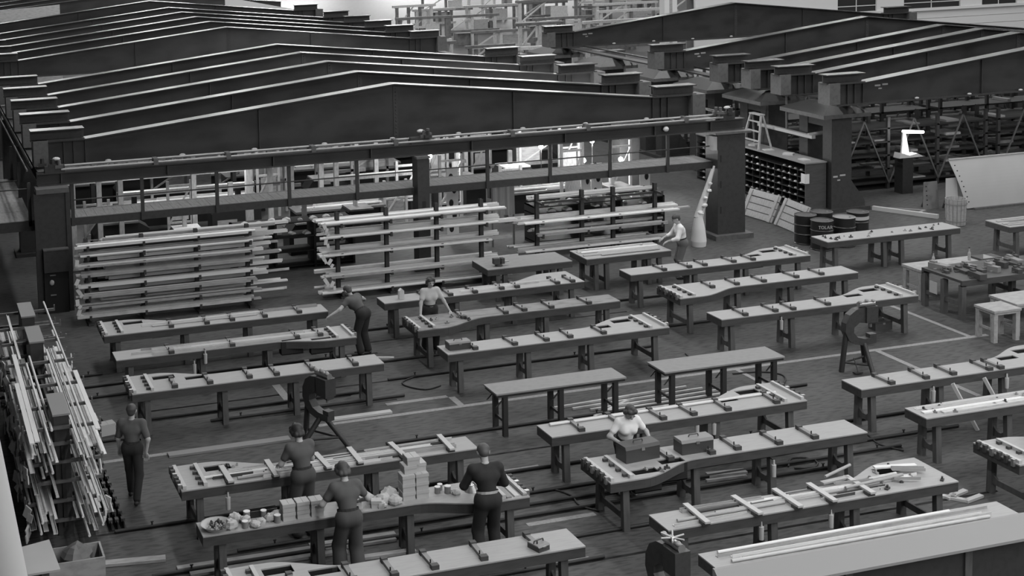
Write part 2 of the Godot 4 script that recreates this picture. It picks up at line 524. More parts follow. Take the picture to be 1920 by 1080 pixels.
	for q in [[3.3, "single dark runner beam carrying the girder ends beside the switch panel column"], [22.45, "single dark runner beam carrying the girder ends over the stout column"]]:
		var r := thing("runner_beam", q[1], "beam", Vector3(q[0], 0, 0))
		part("web", G.new().bb(-0.03, 0.03, 3.15, 3.4, -76.0, -35.8), M.steel, r)
		part("top_flange", G.new().bb(-0.15, 0.15, 3.4, 3.42, -76.0, -35.8), M.endbox, r)
		part("bottom_flange", G.new().bb(-0.15, 0.15, 3.12, 3.15, -76.0, -35.8), M.steel, r)
		part("pipe", G.new().tube(Vector3(-0.3 if q[0] < 10 else 0.35, 3.58, -50), Vector3(-0.3 if q[0] < 10 else 0.35, 3.58, -35.7), 0.03, 0.03), M.girder, r)
		part("pipe", G.new().tube(Vector3(-0.42 if q[0] < 10 else 0.55, 3.5, -50), Vector3(-0.42 if q[0] < 10 else 0.55, 3.5, -35.7), 0.025, 0.025), M.endbox, r)
	# planked walkway hung under the cross beam
	var w := thing("walkway", "planked walkway with dark edge channel hung below the pipe-laden cross beam", "walkway", Vector3(0, 0, -35.6))
	var pm := G.new().bb(-0.12, 0.12, 2.2, 2.24, -0.9, 0.0).mesh()
	for i in 75:
		var pl := part("plank", pm, M.deck, w)
		pl.position.x = 3.95 + i * 0.2465
	for z in [0.03, -0.93]:
		part("edge_channel", G.new().bb(3.85, 22.28, 2.04, 2.235, z - 0.03, z + 0.03), M.steel, w)
	for x in [3.95, 5.72, 7.67, 9.61, 11.49, 15.25, 17.13, 18.98, 20.81]:
		part("hanger", G.new().bb(x - 0.045, x + 0.045, 2.04, 3.12, 0.06, 0.12), M.steel, w)
	part("mid_rail", G.new().tube(Vector3(3.9, 2.7, 0.09), Vector3(22.3, 2.7, 0.09), 0.018, 0.018, 6), M.steel, w)
	part("toe_rail", G.new().bb(3.9, 22.3, 2.24, 2.26, -0.93, -0.9), M.deck, w)
	w = thing("platform", "wide pale plywood platform beside the column with the switch panel", "platform", Vector3(0, 0, -35.7))
	for i in 5:
		part("panel", G.new().bb(-3.0, 2.95, 2.2, 2.24, -1.16 - i * 1.18, 0.0 - i * 1.18), M.deck, w)
	part("edge_channel", G.new().bb(-3.0, 3.0, 1.98, 2.235, 0.0, 0.06), M.steel, w)
	for q in [[2.9, 0.0], [2.9, -3.0], [2.9, -5.8], [0.6, 0.0]]:
		part("rail_post", G.new().bb(q[0] - 0.04, q[0] + 0.04, 2.1, 3.2, q[1] - 0.02, q[1] + 0.06), M.steel, w)
	part("mid_rail", G.new().tube(Vector3(-3, 2.7, -3.0), Vector3(2.9, 2.7, -3.0), 0.02, 0.02, 6), M.steel, w)
	part("top_rail", G.new().tube(Vector3(-3, 3.05, 0.03), Vector3(2.9, 3.05, 0.03), 0.02, 0.02, 6), M.steel, w)
	for x in [-2.6, 1.2]:
		part("support", G.new().bb(x - 0.06, x + 0.06, 0.0, 2.2, -3.0, -2.88), M.steel, w)
	part("support", G.new().bb(1.9, 2.02, 0.0, 2.0, -0.1, 0.02), M.steel, w)

func build_right_bank() -> void:
	var xs := [26.6, 28.0, 35.95, 43.9, 45.3]
	var zs := [-36.4, -38.85, -40.5, -42.4, -46.6, -55.6]
	for i in zs.size():
		girder(xs, zs[i], "dark tapered steel girder, %s one counted back from the dark drums" % ORD[i], "tapered girders behind the dark drums", 29.9, i != 2)
	var k := 0
	for z in [-37.1, -40.4, -43.6, -47.2, -51.4, -56.0]:
		for x in [27.65, 44.4]:
			var seen: bool = x < 40 and k == 0
			var c := thing("portal_column", "dark flared portal column with white chalk marks behind the drums" if seen else "dark portal column with flared head under the right-hand girder ends".replace("right-hand ", ""), "column", Vector3(x, 0, z), 0.0, "" if seen else "portal columns under the girders")
			for dz in [0.0, -1.2]:
				var g := G.new().bb(-0.36, 0.36, 0.12, 2.98, dz - 0.22, dz + 0.22)
				var fl := part("shaft", g, M.steel, c)
				part("flared_foot", G.new().prism(v2([[0.36, 0.12], [0.9, 0.12], [0.88, 0.3], [0.36, 1.0]]), at_z(dz - 0.18), 0.36), M.steel, fl)
			part("base_plate", G.new().bb(-0.5, 1.0, 0.0, 0.12, -1.5, 0.3), M.steel, c)
			part("cross_head", G.new().bb(-0.34, 0.34, 2.65, 2.98, -1.0, -0.2), M.steel, c)
			part("eave", G.new().bb(-0.85, 0.85, 2.98, 3.1, -1.75, 0.5), M.endbox, c)
			part("hipped_cap", G.new().hip([-0.85, 0.85, -1.75, 0.5], [-0.2, 0.3, -1.2, -0.1], 3.1, 3.36), M.steel, c)
			if seen:
				for q in [[-0.3, 2.05, 0.16, 0.05], [-0.06, 2.08, 0.2, 0.05], [-0.15, 1.94, 0.1, 0.04]]:
					part("chalk_mark", G.new().bb(q[0], q[0] + q[2], q[1] - 0.95, q[1] - 0.95 + q[3], 0.22, 0.224), M.chalk, c)
				part("tie_bar", G.new().tube(Vector3(-0.5, 2.3, -0.75), Vector3(0.2, 2.36, -0.75), 0.06, 0.06), M.jigpost, c)
		k += 1
	for x in [27.9, 44.2]:
		var r := thing("runner_beam", "dark runner beam with bright pipes over the portal columns by the drums" if x < 30 else "dark runner beam over the far portal columns beyond the storage tiers", "beam", Vector3(x, 0, 0))
		part("web", G.new().bb(-0.2, 0.2, 3.37, 3.42, -58.0, -36.2), M.steel, r)
		for q in [[0.55, 3.46], [0.75, 3.42]]:
			part("pipe", G.new().tube(Vector3(q[0], q[1], -58.0), Vector3(q[0], q[1], -36.4), 0.035, 0.035), M.girder, r)

# ---------------------------------------------------------------- jig benches
const H := 0.85

# widening of a jig bench, t metres from its wide end
func widen(t: float) -> float:
	return 1.0 - smoothstep(0.6, 1.75, t)

# pieces of a slab whose edges follow fz and bz, with square holes [x0, x1, z0, z1] (z0 > z1)
func slab(xs: Array, fz: Callable, bz: Callable, holes: Array, y0: float, y1: float) -> G:
	var g := G.new()
	for i in xs.size() - 1:
		var a: float = xs[i]
		var b: float = xs[i + 1]
		var m := (a + b) * 0.5
		var cut: Array = []
		for h in holes:
			if m > h[0] and m < h[1]: cut.append(h)
		cut.sort_custom(func(p, q): return p[2] > q[2])
		var za: float = fz.call(a)
		var zb: float = fz.call(b)
		for k in cut.size() + 1:
			var ea: float = bz.call(a)
			var eb: float = bz.call(b)
			if k < cut.size():
				ea = cut[k][2]
				eb = cut[k][2]
			g.quad(Vector3(a, y1, za), Vector3(b, y1, zb), Vector3(b, y1, eb), Vector3(a, y1, ea), Vector3.UP)
			g.quad(Vector3(a, y0, za), Vector3(b, y0, zb), Vector3(b, y0, eb), Vector3(a, y0, ea), Vector3.DOWN)
			for s in [[za, zb, 1.0], [ea, eb, -1.0]]:
				var nn: Vector3 = Vector3(s[0] - s[1], 0, b - a).normalized() * s[2]
				g.quad(Vector3(a, y0, s[0]), Vector3(b, y0, s[1]), Vector3(b, y1, s[1]), Vector3(a, y1, s[0]), nn)
			if k < cut.size():
				za = cut[k][3]
				zb = cut[k][3]
	for h in holes:
		for q in [[h[0], 1.0], [h[1], -1.0]]:
			g.quad(Vector3(q[0], y0, h[2]), Vector3(q[0], y1, h[2]), Vector3(q[0], y1, h[3]), Vector3(q[0], y0, h[3]), Vector3(q[1], 0, 0))
	for q in [[xs[0], -1.0], [xs[-1], 1.0]]:
		g.quad(Vector3(q[0], y0, fz.call(q[0])), Vector3(q[0], y1, fz.call(q[0])), Vector3(q[0], y1, bz.call(q[0])), Vector3(q[0], y0, bz.call(q[0])), Vector3(q[1], 0, 0))
	return g

# a long bench whose top is wider at one end; d: x, z (edge of the narrow part that faces the camera), and options
func bench(d: Dictionary) -> Node3D:
	var t := thing("jig_bench", d.label, "workbench", Vector3(d.x, 0, d.z))
	var L: float = d.get("len", 5.03)
	var w: float = d.get("w", 0.6)
	var e: float = d.get("e", 0.44)
	var far_end: bool = d.get("far_end", false)      # wide at the end with the larger x
	var toward: bool = d.get("toward", false)        # widens toward the camera
	var k := func(x: float) -> float: return e * widen(L - x if far_end else x)
	var fz := func(x: float) -> float: return k.call(x) if toward else 0.0
	var bz := func(x: float) -> float: return -w if toward else -w - k.call(x)
	var holes: Array = []
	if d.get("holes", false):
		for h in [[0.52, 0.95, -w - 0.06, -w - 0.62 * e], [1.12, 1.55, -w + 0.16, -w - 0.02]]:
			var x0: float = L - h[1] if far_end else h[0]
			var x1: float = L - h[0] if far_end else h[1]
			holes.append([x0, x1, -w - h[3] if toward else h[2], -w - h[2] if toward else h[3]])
	var xs: Array = [0.0, L]
	for h in holes: xs.append_array([h[0], h[1]])
	for i in 12:
		var x := 0.6 + i * 1.15 / 11.0
		xs.append(L - x if far_end else x)
	xs.sort()
	part("top", slab(xs, fz, bz, holes, H - 0.02, H), d.get("top", M.benchtop), t)
	for h in holes:  # black box added under each hole, the shade inside put into its colour
		part("shade_box", G.new().bb(h[0] - 0.02, h[1] + 0.02, H - 0.3, H - 0.285, h[3] - 0.02, h[2] + 0.02).bb(h[0] - 0.02, h[1] + 0.02, H - 0.3, H - 0.021, h[3] - 0.02, h[3]).bb(h[0] - 0.02, h[1] + 0.02, H - 0.3, H - 0.021, h[2], h[2] + 0.02).bb(h[0] - 0.02, h[0], H - 0.3, H - 0.021, h[3], h[2]).bb(h[1], h[1] + 0.02, H - 0.3, H - 0.021, h[3], h[2]), M.black, t)
	var ap := G.new()
	for i in xs.size() - 1:
		var a: float = xs[i]
		var b: float = xs[i + 1]
		ap.beam(Vector3(a, 0.757, fz.call(a) - 0.025), Vector3(b, 0.757, fz.call(b) - 0.025), 0.035, 0.145)
		ap.beam(Vector3(a, 0.757, bz.call(a) + 0.025), Vector3(b, 0.757, bz.call(b) + 0.025), 0.035, 0.145)
	for x in [0.02, L - 0.02]:
		ap.bb(x - 0.018, x + 0.018, 0.685, 0.829, bz.call(x) + 0.02, fz.call(x) - 0.02)
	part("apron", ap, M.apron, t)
	for i in 4:
		var x: float = [0.3, 1.8, L - 1.8, L - 0.3][i]
		var f: float = fz.call(x) - 0.11
		var b: float = bz.call(x) + 0.11
		for s in [[f, 0.03], [b, -0.03]]:
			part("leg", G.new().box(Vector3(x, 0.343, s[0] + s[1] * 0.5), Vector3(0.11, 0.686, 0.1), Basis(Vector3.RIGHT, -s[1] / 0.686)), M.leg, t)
		var m := (f + b) * 0.5
		var hw := (f - b) * 0.5 + 0.01
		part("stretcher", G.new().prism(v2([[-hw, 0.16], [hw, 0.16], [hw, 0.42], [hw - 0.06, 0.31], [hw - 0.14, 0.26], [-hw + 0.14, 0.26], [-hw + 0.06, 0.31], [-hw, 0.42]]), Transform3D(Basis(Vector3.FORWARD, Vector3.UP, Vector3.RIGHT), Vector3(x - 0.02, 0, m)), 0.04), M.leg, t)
	if d.get("comb", false):
		var x: float = L - 0.06 if far_end else 0.06
		var f: float = fz.call(x) - 0.05
		var b: float = bz.call(x) + 0.05
		part("end_strip", G.new().bb(x - 0.03, x + 0.03, H, H + 0.05, b, f), M.crosslight, t)
		var o := 0.06 if far_end else -0.06
		for i in 6:
			var z := lerpf(f, b, (i + 0.5) / 6.0)
			part("end_stop", G.new().bb(x + o - 0.035, x + o + 0.035, H - 0.06, H + 0.06, z - 0.03, z + 0.03), M.block if i % 3 else M.chrome, t)
		x = L - 0.4 if far_end else 0.4
		f = fz.call(x) - 0.06
		b = bz.call(x) + 0.1
		part("stop_rail", G.new().bb(x - 0.03, x + 0.03, H, H + 0.055, b, f), M.crosslight, t)
		for i in 4:
			var z := lerpf(f, b, (i + 0.5) / 4.0)
			part("end_stop", G.new().bb(x - 0.1, x - 0.03, H, H + 0.045, z - 0.03, z + 0.03), M.block, t)
	# stop blocks clamped across the narrow part
	if d.has("stops"):
		var mid := -w * 0.5
		for x in d.stops:
			stop_block(Vector3(x, H, d.z + mid + rng.randf_range(-0.03, 0.03)), rng.randf_range(-0.06, 0.06), d.short, d.get("light_stops", false))
	return t

var stop_proto := {}

func stop_block(at: Vector3, turn: float, where: String, light: bool) -> void:
	var lab := ("pale wooden cross bar clamped over the " if light else "small dark stop block clamped across the ") + where
	var grp := "stop blocks on the " + where
	var key := "light" if light else "dark"
	if stop_proto.has(key):
		copy(stop_proto[key], at, turn, lab, grp)
		return
	var t := thing("stop_block", lab, "stop block", at, turn, grp)
	if light:
		part("bar", G.new().bb(-0.045, 0.045, 0.045, 0.075, -0.34, 0.34), M.crosslight, t)
		part("end_block", G.new().bb(-0.06, 0.06, 0.0, 0.045, 0.18, 0.3), M.block, t)
		part("end_block", G.new().bb(-0.05, 0.05, 0.0, 0.045, -0.3, -0.2), M.block, t)
	else:
		part("bar", G.new().bb(-0.035, 0.035, 0.0, 0.05, -0.2, 0.18), M.cross, t)
		part("end_block", G.new().bb(-0.055, 0.055, 0.0, 0.065, 0.18, 0.27), M.block, t)
		part("end_block", G.new().bb(-0.045, 0.045, 0.0, 0.07, -0.26, -0.18), M.block, t)
		part("pin", G.new().tube(Vector3(-0.05, 0.08, 0.2), Vector3(-0.05, 0.13, 0.2), 0.01, 0.01, 6), M.black, t)
	stop_proto[key] = t

func build_benches() -> void:
	var L := [
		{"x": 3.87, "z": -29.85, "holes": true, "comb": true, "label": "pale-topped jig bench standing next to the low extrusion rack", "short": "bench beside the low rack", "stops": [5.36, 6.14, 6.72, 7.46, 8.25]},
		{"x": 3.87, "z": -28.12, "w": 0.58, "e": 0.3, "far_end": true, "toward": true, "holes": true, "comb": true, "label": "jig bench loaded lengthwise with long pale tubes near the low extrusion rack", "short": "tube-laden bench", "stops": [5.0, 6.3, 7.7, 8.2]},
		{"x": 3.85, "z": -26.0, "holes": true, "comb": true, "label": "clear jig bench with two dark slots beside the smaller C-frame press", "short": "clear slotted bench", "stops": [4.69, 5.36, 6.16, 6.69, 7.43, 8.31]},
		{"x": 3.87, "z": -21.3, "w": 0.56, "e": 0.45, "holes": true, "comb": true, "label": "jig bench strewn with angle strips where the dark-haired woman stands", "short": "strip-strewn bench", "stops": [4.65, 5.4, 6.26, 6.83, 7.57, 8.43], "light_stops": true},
		{"x": 3.85, "z": -19.6, "w": 0.5, "e": 0.35, "far_end": true, "toward": true, "comb": true, "top": M.benchtop, "label": "cluttered jig bench with stacked cartons between the woman and the man in black", "short": "carton bench"},
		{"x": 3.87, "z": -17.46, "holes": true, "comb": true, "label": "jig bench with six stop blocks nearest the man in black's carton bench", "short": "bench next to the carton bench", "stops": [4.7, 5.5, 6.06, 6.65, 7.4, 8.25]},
		{"x": 10.27, "z": -29.93, "w": 0.56, "e": 0.45, "far_end": true, "label": "jig bench in the row behind the woman in the pale blouse", "short": "bench behind the pale blouse", "stops": [11.3, 11.9, 12.5, 13.2, 13.6, 14.6, 15.0]},
		{"x": 10.25, "z": -28.15, "w": 0.58, "e": 0.42, "toward": true, "comb": true, "top": M.benchdark, "label": "grimy curved jig bench that the woman in the pale blouse leans on", "short": "pale blouse woman's bench", "stops": [11.5, 12.5, 12.95, 13.6, 14.5]},
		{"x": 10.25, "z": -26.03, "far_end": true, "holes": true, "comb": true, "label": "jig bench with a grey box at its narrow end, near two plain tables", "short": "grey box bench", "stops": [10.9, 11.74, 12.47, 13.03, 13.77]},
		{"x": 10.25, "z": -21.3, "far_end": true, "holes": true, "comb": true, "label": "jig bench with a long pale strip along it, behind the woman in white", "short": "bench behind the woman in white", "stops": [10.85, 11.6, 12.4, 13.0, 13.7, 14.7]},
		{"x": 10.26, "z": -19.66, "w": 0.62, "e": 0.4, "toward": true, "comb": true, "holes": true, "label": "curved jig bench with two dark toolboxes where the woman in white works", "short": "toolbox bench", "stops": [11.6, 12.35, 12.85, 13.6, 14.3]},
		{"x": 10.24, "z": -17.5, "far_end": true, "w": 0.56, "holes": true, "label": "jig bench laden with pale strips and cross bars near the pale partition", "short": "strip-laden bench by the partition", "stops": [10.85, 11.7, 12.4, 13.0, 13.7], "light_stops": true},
		{"x": 10.24, "z": -16.22, "w": 0.5, "e": 0.0, "label": "narrow bench with long tubes tight behind the pale partition", "short": "tube bench"},
		{"x": 16.57, "z": -30.0, "w": 0.58, "far_end": true, "holes": true, "comb": true, "label": "jig bench nearest the man in the white shirt by the leaning bundle", "short": "bench by the white-shirted man", "stops": [17.5, 18.2, 18.65, 19.45, 20.0]},
		{"x": 16.6, "z": -28.2, "w": 0.65, "e": 0.4, "toward": true, "comb": true, "label": "curved jig bench with comb stops at its end, behind the larger C-frame press", "short": "comb-stop bench", "stops": [17.75, 18.4, 19.1, 20.0, 20.7]},
		{"x": 16.57, "z": -26.08, "far_end": true, "holes": true, "comb": true, "label": "jig bench directly behind the larger C-frame press, small dark box under it", "short": "bench behind the larger press", "stops": [17.2, 17.95, 18.4, 19.3]},
		{"x": 16.52, "z": -21.42, "far_end": true, "w": 0.58, "holes": true, "comb": true, "label": "jig bench before the larger C-frame press, sticks leaning against it", "short": "bench with leaning sticks", "stops": [17.2, 18.0, 18.6, 19.4, 19.65]},
		{"x": 16.61, "z": -19.82, "w": 0.56, "far_end": true, "label": "jig bench topped with parallel slats and scattered small fittings", "short": "slatted bench"},
		{"x": 16.58, "z": -17.67, "w": 0.58, "comb": true, "label": "jig bench carrying one black toolbox, wooden scraps on the floor beside it", "short": "black toolbox bench"},
		{"x": 22.8, "z": -30.95, "len": 4.15, "w": 0.7, "e": 0.0, "label": "plain straight bench scattered with small parts beside the dark drums", "short": "small parts bench"},
		{"x": 28.15, "z": -30.5, "len": 4.0, "w": 0.9, "e": 0.0, "label": "dark bench with boards beyond the slatted wooden tub", "short": "board bench"},
		{"x": 16.3, "z": -31.75, "len": 2.4, "w": 0.95, "e": 0.0, "top": M.benchtop, "label": "short planked bench between the man in the white shirt and the tall rack", "short": "short planked bench"},
		{"x": 13.6, "z": -31.75, "len": 2.3, "w": 1.0, "e": 0.0, "top": M.tabletop, "label": "short bench with a vise beside the tall extrusion rack", "short": "vise bench"},
	]
	for d in L: bench(d)
	# plain tables
	plain_table(Vector3(10.22, 0, -23.55), 2.68, 0.6, H, M.tabletop, M.metal_leg, 3, 0.03, "plain grey-topped table on six thin dark legs, narrower of the pair", "tables")
	plain_table(Vector3(13.7, 0, -23.52), 2.66, 0.68, H, M.tabletop, M.metal_leg, 3, 0.03, "plain grey-topped table on thin dark legs with loose strips lying under it", "tables")
	plain_table(Vector3(23.3, 0, -28.05), 2.65, 0.7, 0.76, M.pale_wood, M.pale_wood, 2, 0.06, "pale unpainted wooden table with an open box on its far end", "")
	plain_table(Vector3(22.52, 0, -24.8), 0.72, 0.62, 0.72, M.pale_wood, M.pale_wood, 2, 0.05, "small pale wooden stool table set against a pale board table", "")
	plain_table(Vector3(23.3, 0, -25.0), 2.4, 0.85, 0.74, M.bar2, M.pale_wood, 2, 0.05, "low pale board table behind the small wooden stool table", "")
	# dark jig table full of clamps
	var t := thing("clamp_table", "dark trestle table crowded with clamps, a white card hung on its leg", "workbench", Vector3(23.1, 0, -26.45))
	part("top", G.new().bb(0, 3.9, 0.86, 0.92, -1.35, 0), M.apron, t)
	part("rail", G.new().bb(0, 3.9, 0.78, 0.86, -0.06, 0), M.apron, t)
	part("rail", G.new().bb(0, 3.9, 0.78, 0.86, -1.35, -1.29), M.apron, t)
	for x in [0.06, 2.0, 3.8]:
		for z in [-0.06, -0.65, -1.29]:
			part("leg", G.new().bb(x - 0.06, x + 0.06, 0, 0.8, z - 0.06, z + 0.06), M.leg, t)
		part("stretcher", G.new().bb(x - 0.03, x + 0.03, 0.3, 0.4, -1.3, -0.05), M.leg, t)
	part("card", G.new().bb(-0.02, -0.005, 0.4, 0.68, -1.05, -0.8), M.paper, t)
	for i in 26:
		var c := Vector3(rng.randf_range(23.2, 26.8), 0.92, rng.randf_range(-27.7, -26.55))
		var s := Vector3(rng.randf_range(0.04, 0.1), rng.randf_range(0.05, 0.16), rng.randf_range(0.05, 0.25))
		single("clamp", G.new().bb(-s.x, s.x, 0, s.y, -s.z, s.z).bb(-s.x * 0.5, s.x * 0.5, s.y, s.y + 0.04, -s.z, -s.z * 0.4).bb(-s.x * 2.2, -s.x, 0, 0.03, -0.02, 0.02), [M.block, M.block, M.cross, M.apron][i % 4], "small metal clamp lying on the crowded dark trestle table", "clamp", c, rng.randf_range(-0.3, 0.3), "clamps on the dark trestle table")

func plain_table(at: Vector3, L: float, w: float, h: float, tm: Material, lm: Material, pairs: int, th: float, label: String, group: String) -> void:
	var t := thing("table", label, "table", at, 0.0, group)
	part("top", G.new().bb(0, L, h - th, h, -w, 0), tm, t)
	part("rim", G.new().bb(0.02, L - 0.02, h - th - 0.05, h - th, -w + 0.02, -0.02), lm, t)
	var r := 0.045 if lm == M.metal_leg else 0.05
	for i in pairs:
		var x := lerpf(0.2, L - 0.2, float(i) / (pairs - 1)) if lm == M.metal_leg else lerpf(0.07, L - 0.07, float(i) / (pairs - 1))
		for z in [-0.08, -w + 0.08]:
			var lg := part("leg", G.new().bb(x - r, x + r, 0, h - th - 0.05, z - r, z + r), lm, t)
			if lm == M.metal_leg:
				part("gusset", G.new().prism(v2([[0, 0], [0.16, 0.16], [0.16, 0.19], [-0.03, 0]]), Transform3D(Basis(), Vector3(x - 0.16, h - th - 0.24, z)), 0.02), lm, lg)
		part("stretcher", G.new().bb(x - 0.02, x + 0.02, 0.25, 0.3, -w + 0.08, -0.08), lm if lm == M.metal_leg else M.pale_wood, t)

# ---------------------------------------------------------------- racks of extrusions
var bar_mesh := []

func bar(at: Vector3, length: float, turn: float, kind: int, m: Material, label: String, group: String, thick := 1.0, pitch := 0.0) -> MeshInstance3D:
	if bar_mesh.is_empty():
		bar_mesh.append(G.new().prism(v2([[-0.03, 0], [0.03, 0], [0.03, 0.008], [-0.022, 0.008], [-0.022, 0.045], [-0.03, 0.045]]), Transform3D(Basis(Vector3.FORWARD, Vector3.UP, Vector3.RIGHT), Vector3.ZERO), 1.0).mesh())
		bar_mesh.append(G.new().tube(Vector3(0, 0.025, 0), Vector3(1, 0.025, 0), 0.025, 0.025, 8).mesh())
		bar_mesh.append(G.new().bb(0, 1, 0, 0.025, -0.045, 0.045).mesh())
		bar_mesh.append(G.new().prism(v2([[-0.04, 0], [0.04, 0], [0.04, 0.05], [0.032, 0.05], [0.032, 0.008], [-0.032, 0.008], [-0.032, 0.05], [-0.04, 0.05]]), Transform3D(Basis(Vector3.FORWARD, Vector3.UP, Vector3.RIGHT), Vector3.ZERO), 1.0).mesh())
	var o := single("extrusion", bar_mesh[kind], m, label, "extrusion", at, turn, group)
	o.rotation = Vector3(0, turn, pitch)
	o.scale = Vector3(length, thick, thick)
	return o

func rack(label: String, xs: Array, z: float, h: float, levels: Array, arm: float) -> void:
	var t := thing("extrusion_rack", label, "rack", Vector3(0, 0, z))
	for x in xs:
		var p := part("post", G.new().bb(x - 0.05, x + 0.05, 0.06, h, -0.05, -0.035).bb(x - 0.05, x + 0.05, 0.06, h, 0.035, 0.05).bb(x - 0.012, x + 0.012, 0.06, h, -0.035, 0.035), M.steel, t)
		part("foot", G.new().bb(x - 0.06, x + 0.06, 0.0, 0.06, -arm, arm), M.steel, t)
		for y in levels:
			part("arm", G.new().bb(x - 0.03, x + 0.03, y - 0.06, y, -arm, -0.05).bb(x - 0.03, x + 0.03, y - 0.06, y, 0.05, arm).bb(x - 0.03, x + 0.03, y, y + 0.05, arm - 0.02, arm), M.steel, p)
	part("tie", G.new().bb(xs[0], xs[-1], h - 0.3, h - 0.24, -0.02, 0.02), M.steel, t)

func build_racks() -> void:
	var mats := [M.bar, M.bar2, M.bar3, M.bar3]
	# low rack beside the switch panel column
	var lev := [0.2, 0.43, 0.68, 0.93, 1.19, 1.43, 1.67, 1.9]
	rack("low dark rack of pale extrusions beside the switch panel column", [4.05, 5.4, 6.75, 8.05], -33.95, 2.05, lev, 0.42)
	for i in lev.size():
		for j in 7:
			var front: bool = j < 5
			var z := -33.95 + (0.36 - j * 0.065 if front else -0.36 + (j - 5) * 0.1)
			var x := (3.75 if front else 4.4) + rng.randf_range(-0.06, 0.2)
			bar(Vector3(x, lev[i], z), (4.45 if front else 4.5) + rng.randf_range(-0.25, 0.25), 0, rng.randi() % 4, mats[rng.randi() % 4], "pale metal extrusion lying on the low rack beside the switch panel column", "extrusions on the low rack", 1.45)
	# tall rack behind the woman in the pale blouse
	lev = [0.14, 0.55, 1.12, 1.55, 1.88]
	rack("tall dark rack of long pale extrusions behind the woman in the pale blouse", [10.4, 11.72, 13.1, 14.35], -33.9, 2.15, lev, 0.42)
	for i in lev.size():
		for j in 8:
			var front: bool = j < 5
			var z := -33.9 + (0.36 - j * 0.068 if front else -0.36 + (j - 5) * 0.1)
			bar(Vector3(9.9 + rng.randf_range(-0.1, 0.25), lev[i], z), 5.1 + rng.randf_range(-0.5, 0.2), 0, rng.randi() % 4, mats[rng.randi() % 4], "long pale metal extrusion lying on the tall rack behind the pale blouse woman", "extrusions on the tall rack", 1.5)
	# third rack, toward the leaning bundle
	lev = [0.45, 0.86, 1.22, 1.75]
	rack("dark cantilever rack of pale extrusions between the tall rack and leaning bundle", [16.35, 17.7, 18.65, 19.95], -34.75, 1.95, lev, 0.42)
	for i in lev.size():
		for j in 7:
			var front: bool = j < 4
			var z := -34.75 + (0.36 - j * 0.072 if front else -0.36 + (j - 4) * 0.1)
			var ln: float = 5.0 if i == 2 else 4.4 if i == 0 else 3.7
			var x0: float = 15.65 if i % 2 == 0 else 16.2
			if i == 3 and front: continue
			bar(Vector3(x0 + rng.randf_range(-0.1, 0.2), lev[i], z), ln + rng.randf_range(-0.4, 0.3), 0, rng.randi() % 4, mats[rng.randi() % 4], "pale metal extrusion lying on the cantilever rack near the leaning bundle", "extrusions on the cantilever rack", 1.5)
	# double-sided rack that runs away from the camera
	var t := thing("stock_rack", "tall double-sided stock rack crammed with long pale strips beside the dark rail bundle", "rack", Vector3(2.15, 0, 0))
	for z in [-28.5, -26.75, -22.75]:
		part("post", G.new().bb(-0.12, 0.12, 0, 1.97, z - 0.5, z + 0.5), M.steel, t)
		part("post_cap", G.new().bb(-0.14, 0.14, 1.97, 2.0, z - 0.52, z + 0.52), M.cross, t)
	var dl := [0.3, 0.62, 0.94, 1.26, 1.56, 1.82]
	for z in [-29.0, -27.9, -26.9, -25.6, -24.3, -23.2, -22.2]:
		for y in dl:
			part("arm", G.new().bb(-0.62, 0.62, y - 0.05, y, z - 0.025, z + 0.025).bb(-0.62, -0.6, y, y + 0.07, z - 0.025, z + 0.025).bb(0.6, 0.62, y, y + 0.07, z - 0.025, z + 0.025), M.endbox, t)
	part("spine", G.new().bb(-0.03, 0.03, 0.15, 1.5, -29.0, -22.2), M.black, t)
	for i in dl.size():
		for sd in [-1.0, 1.0]:
			for j in 10:
				if i == 5 and j % 2: continue
				var ln := rng.randf_range(2.2, 5.0)
				var z := rng.randf_range(-29.9, -21.6 - ln)
				if rng.randf() < 0.45: z = -21.6 - ln + rng.randf_range(-0.3, 0.25)
				bar(Vector3(2.15 + sd * (0.18 + j * 0.043), dl[i], z), ln, -PI / 2, rng.randi() % 4, [M.bar, M.bar3, M.bar3, M.white][rng.randi() % 4], "pale metal strip stored lengthwise on the tall double-sided stock rack", "strips on the double-sided stock rack", 0.85)
	for i in 40:
		var p := Vector3(2.15 + (-0.62 if i % 4 else 0.64), dl[i % 5] + 0.02, rng.randf_range(-27.0, -21.8))
		single("tag", G.new().box(Vector3(0, -0.06, 0), Vector3(0.02, 0.2, 0.13), Basis(Vector3(1, 0, 0), rng.randf_range(-0.8, 0.8))).box(Vector3(0, -0.14, 0.05), Vector3(0.02, 0.14, 0.1), Basis(Vector3(1, 0.3, 0).normalized(), rng.randf_range(-0.8, 0.8))), M.white, "white paper tag hanging off the arms of the double-sided stock rack", "tag", p, rng.randf_range(-0.7, 0.7), "tags on the double-sided stock rack")
	for q in [[9.95, 1.9, -33.5], [9.98, 1.5, -33.52], [9.9, 1.1, -33.5], [9.95, 0.5, -33.5], [10.1, 0.42, -33.45], [10.05, 1.0, -33.45], [10.0, 1.75, -33.55], [3.78, 1.55, -33.6], [3.76, 1.1, -33.55], [3.8, 0.85, -33.6], [3.75, 0.6, -33.55], [3.78, 0.35, -33.58]]:
		single("tag", G.new().box(Vector3.ZERO, Vector3(0.09, 0.16, 0.015), Basis(Vector3(0, 0, 1), rng.randf_range(-0.6, 0.6))).box(Vector3(0.05, -0.1, 0.02), Vector3(0.07, 0.1, 0.015), Basis(Vector3(0, 0, 1), rng.randf_range(-0.6, 0.6))), M.white, "white paper tag tied to the ends of racked extrusions", "tag", Vector3(q[0], q[1], q[2]), 0.0, "tags on the extrusion ends")
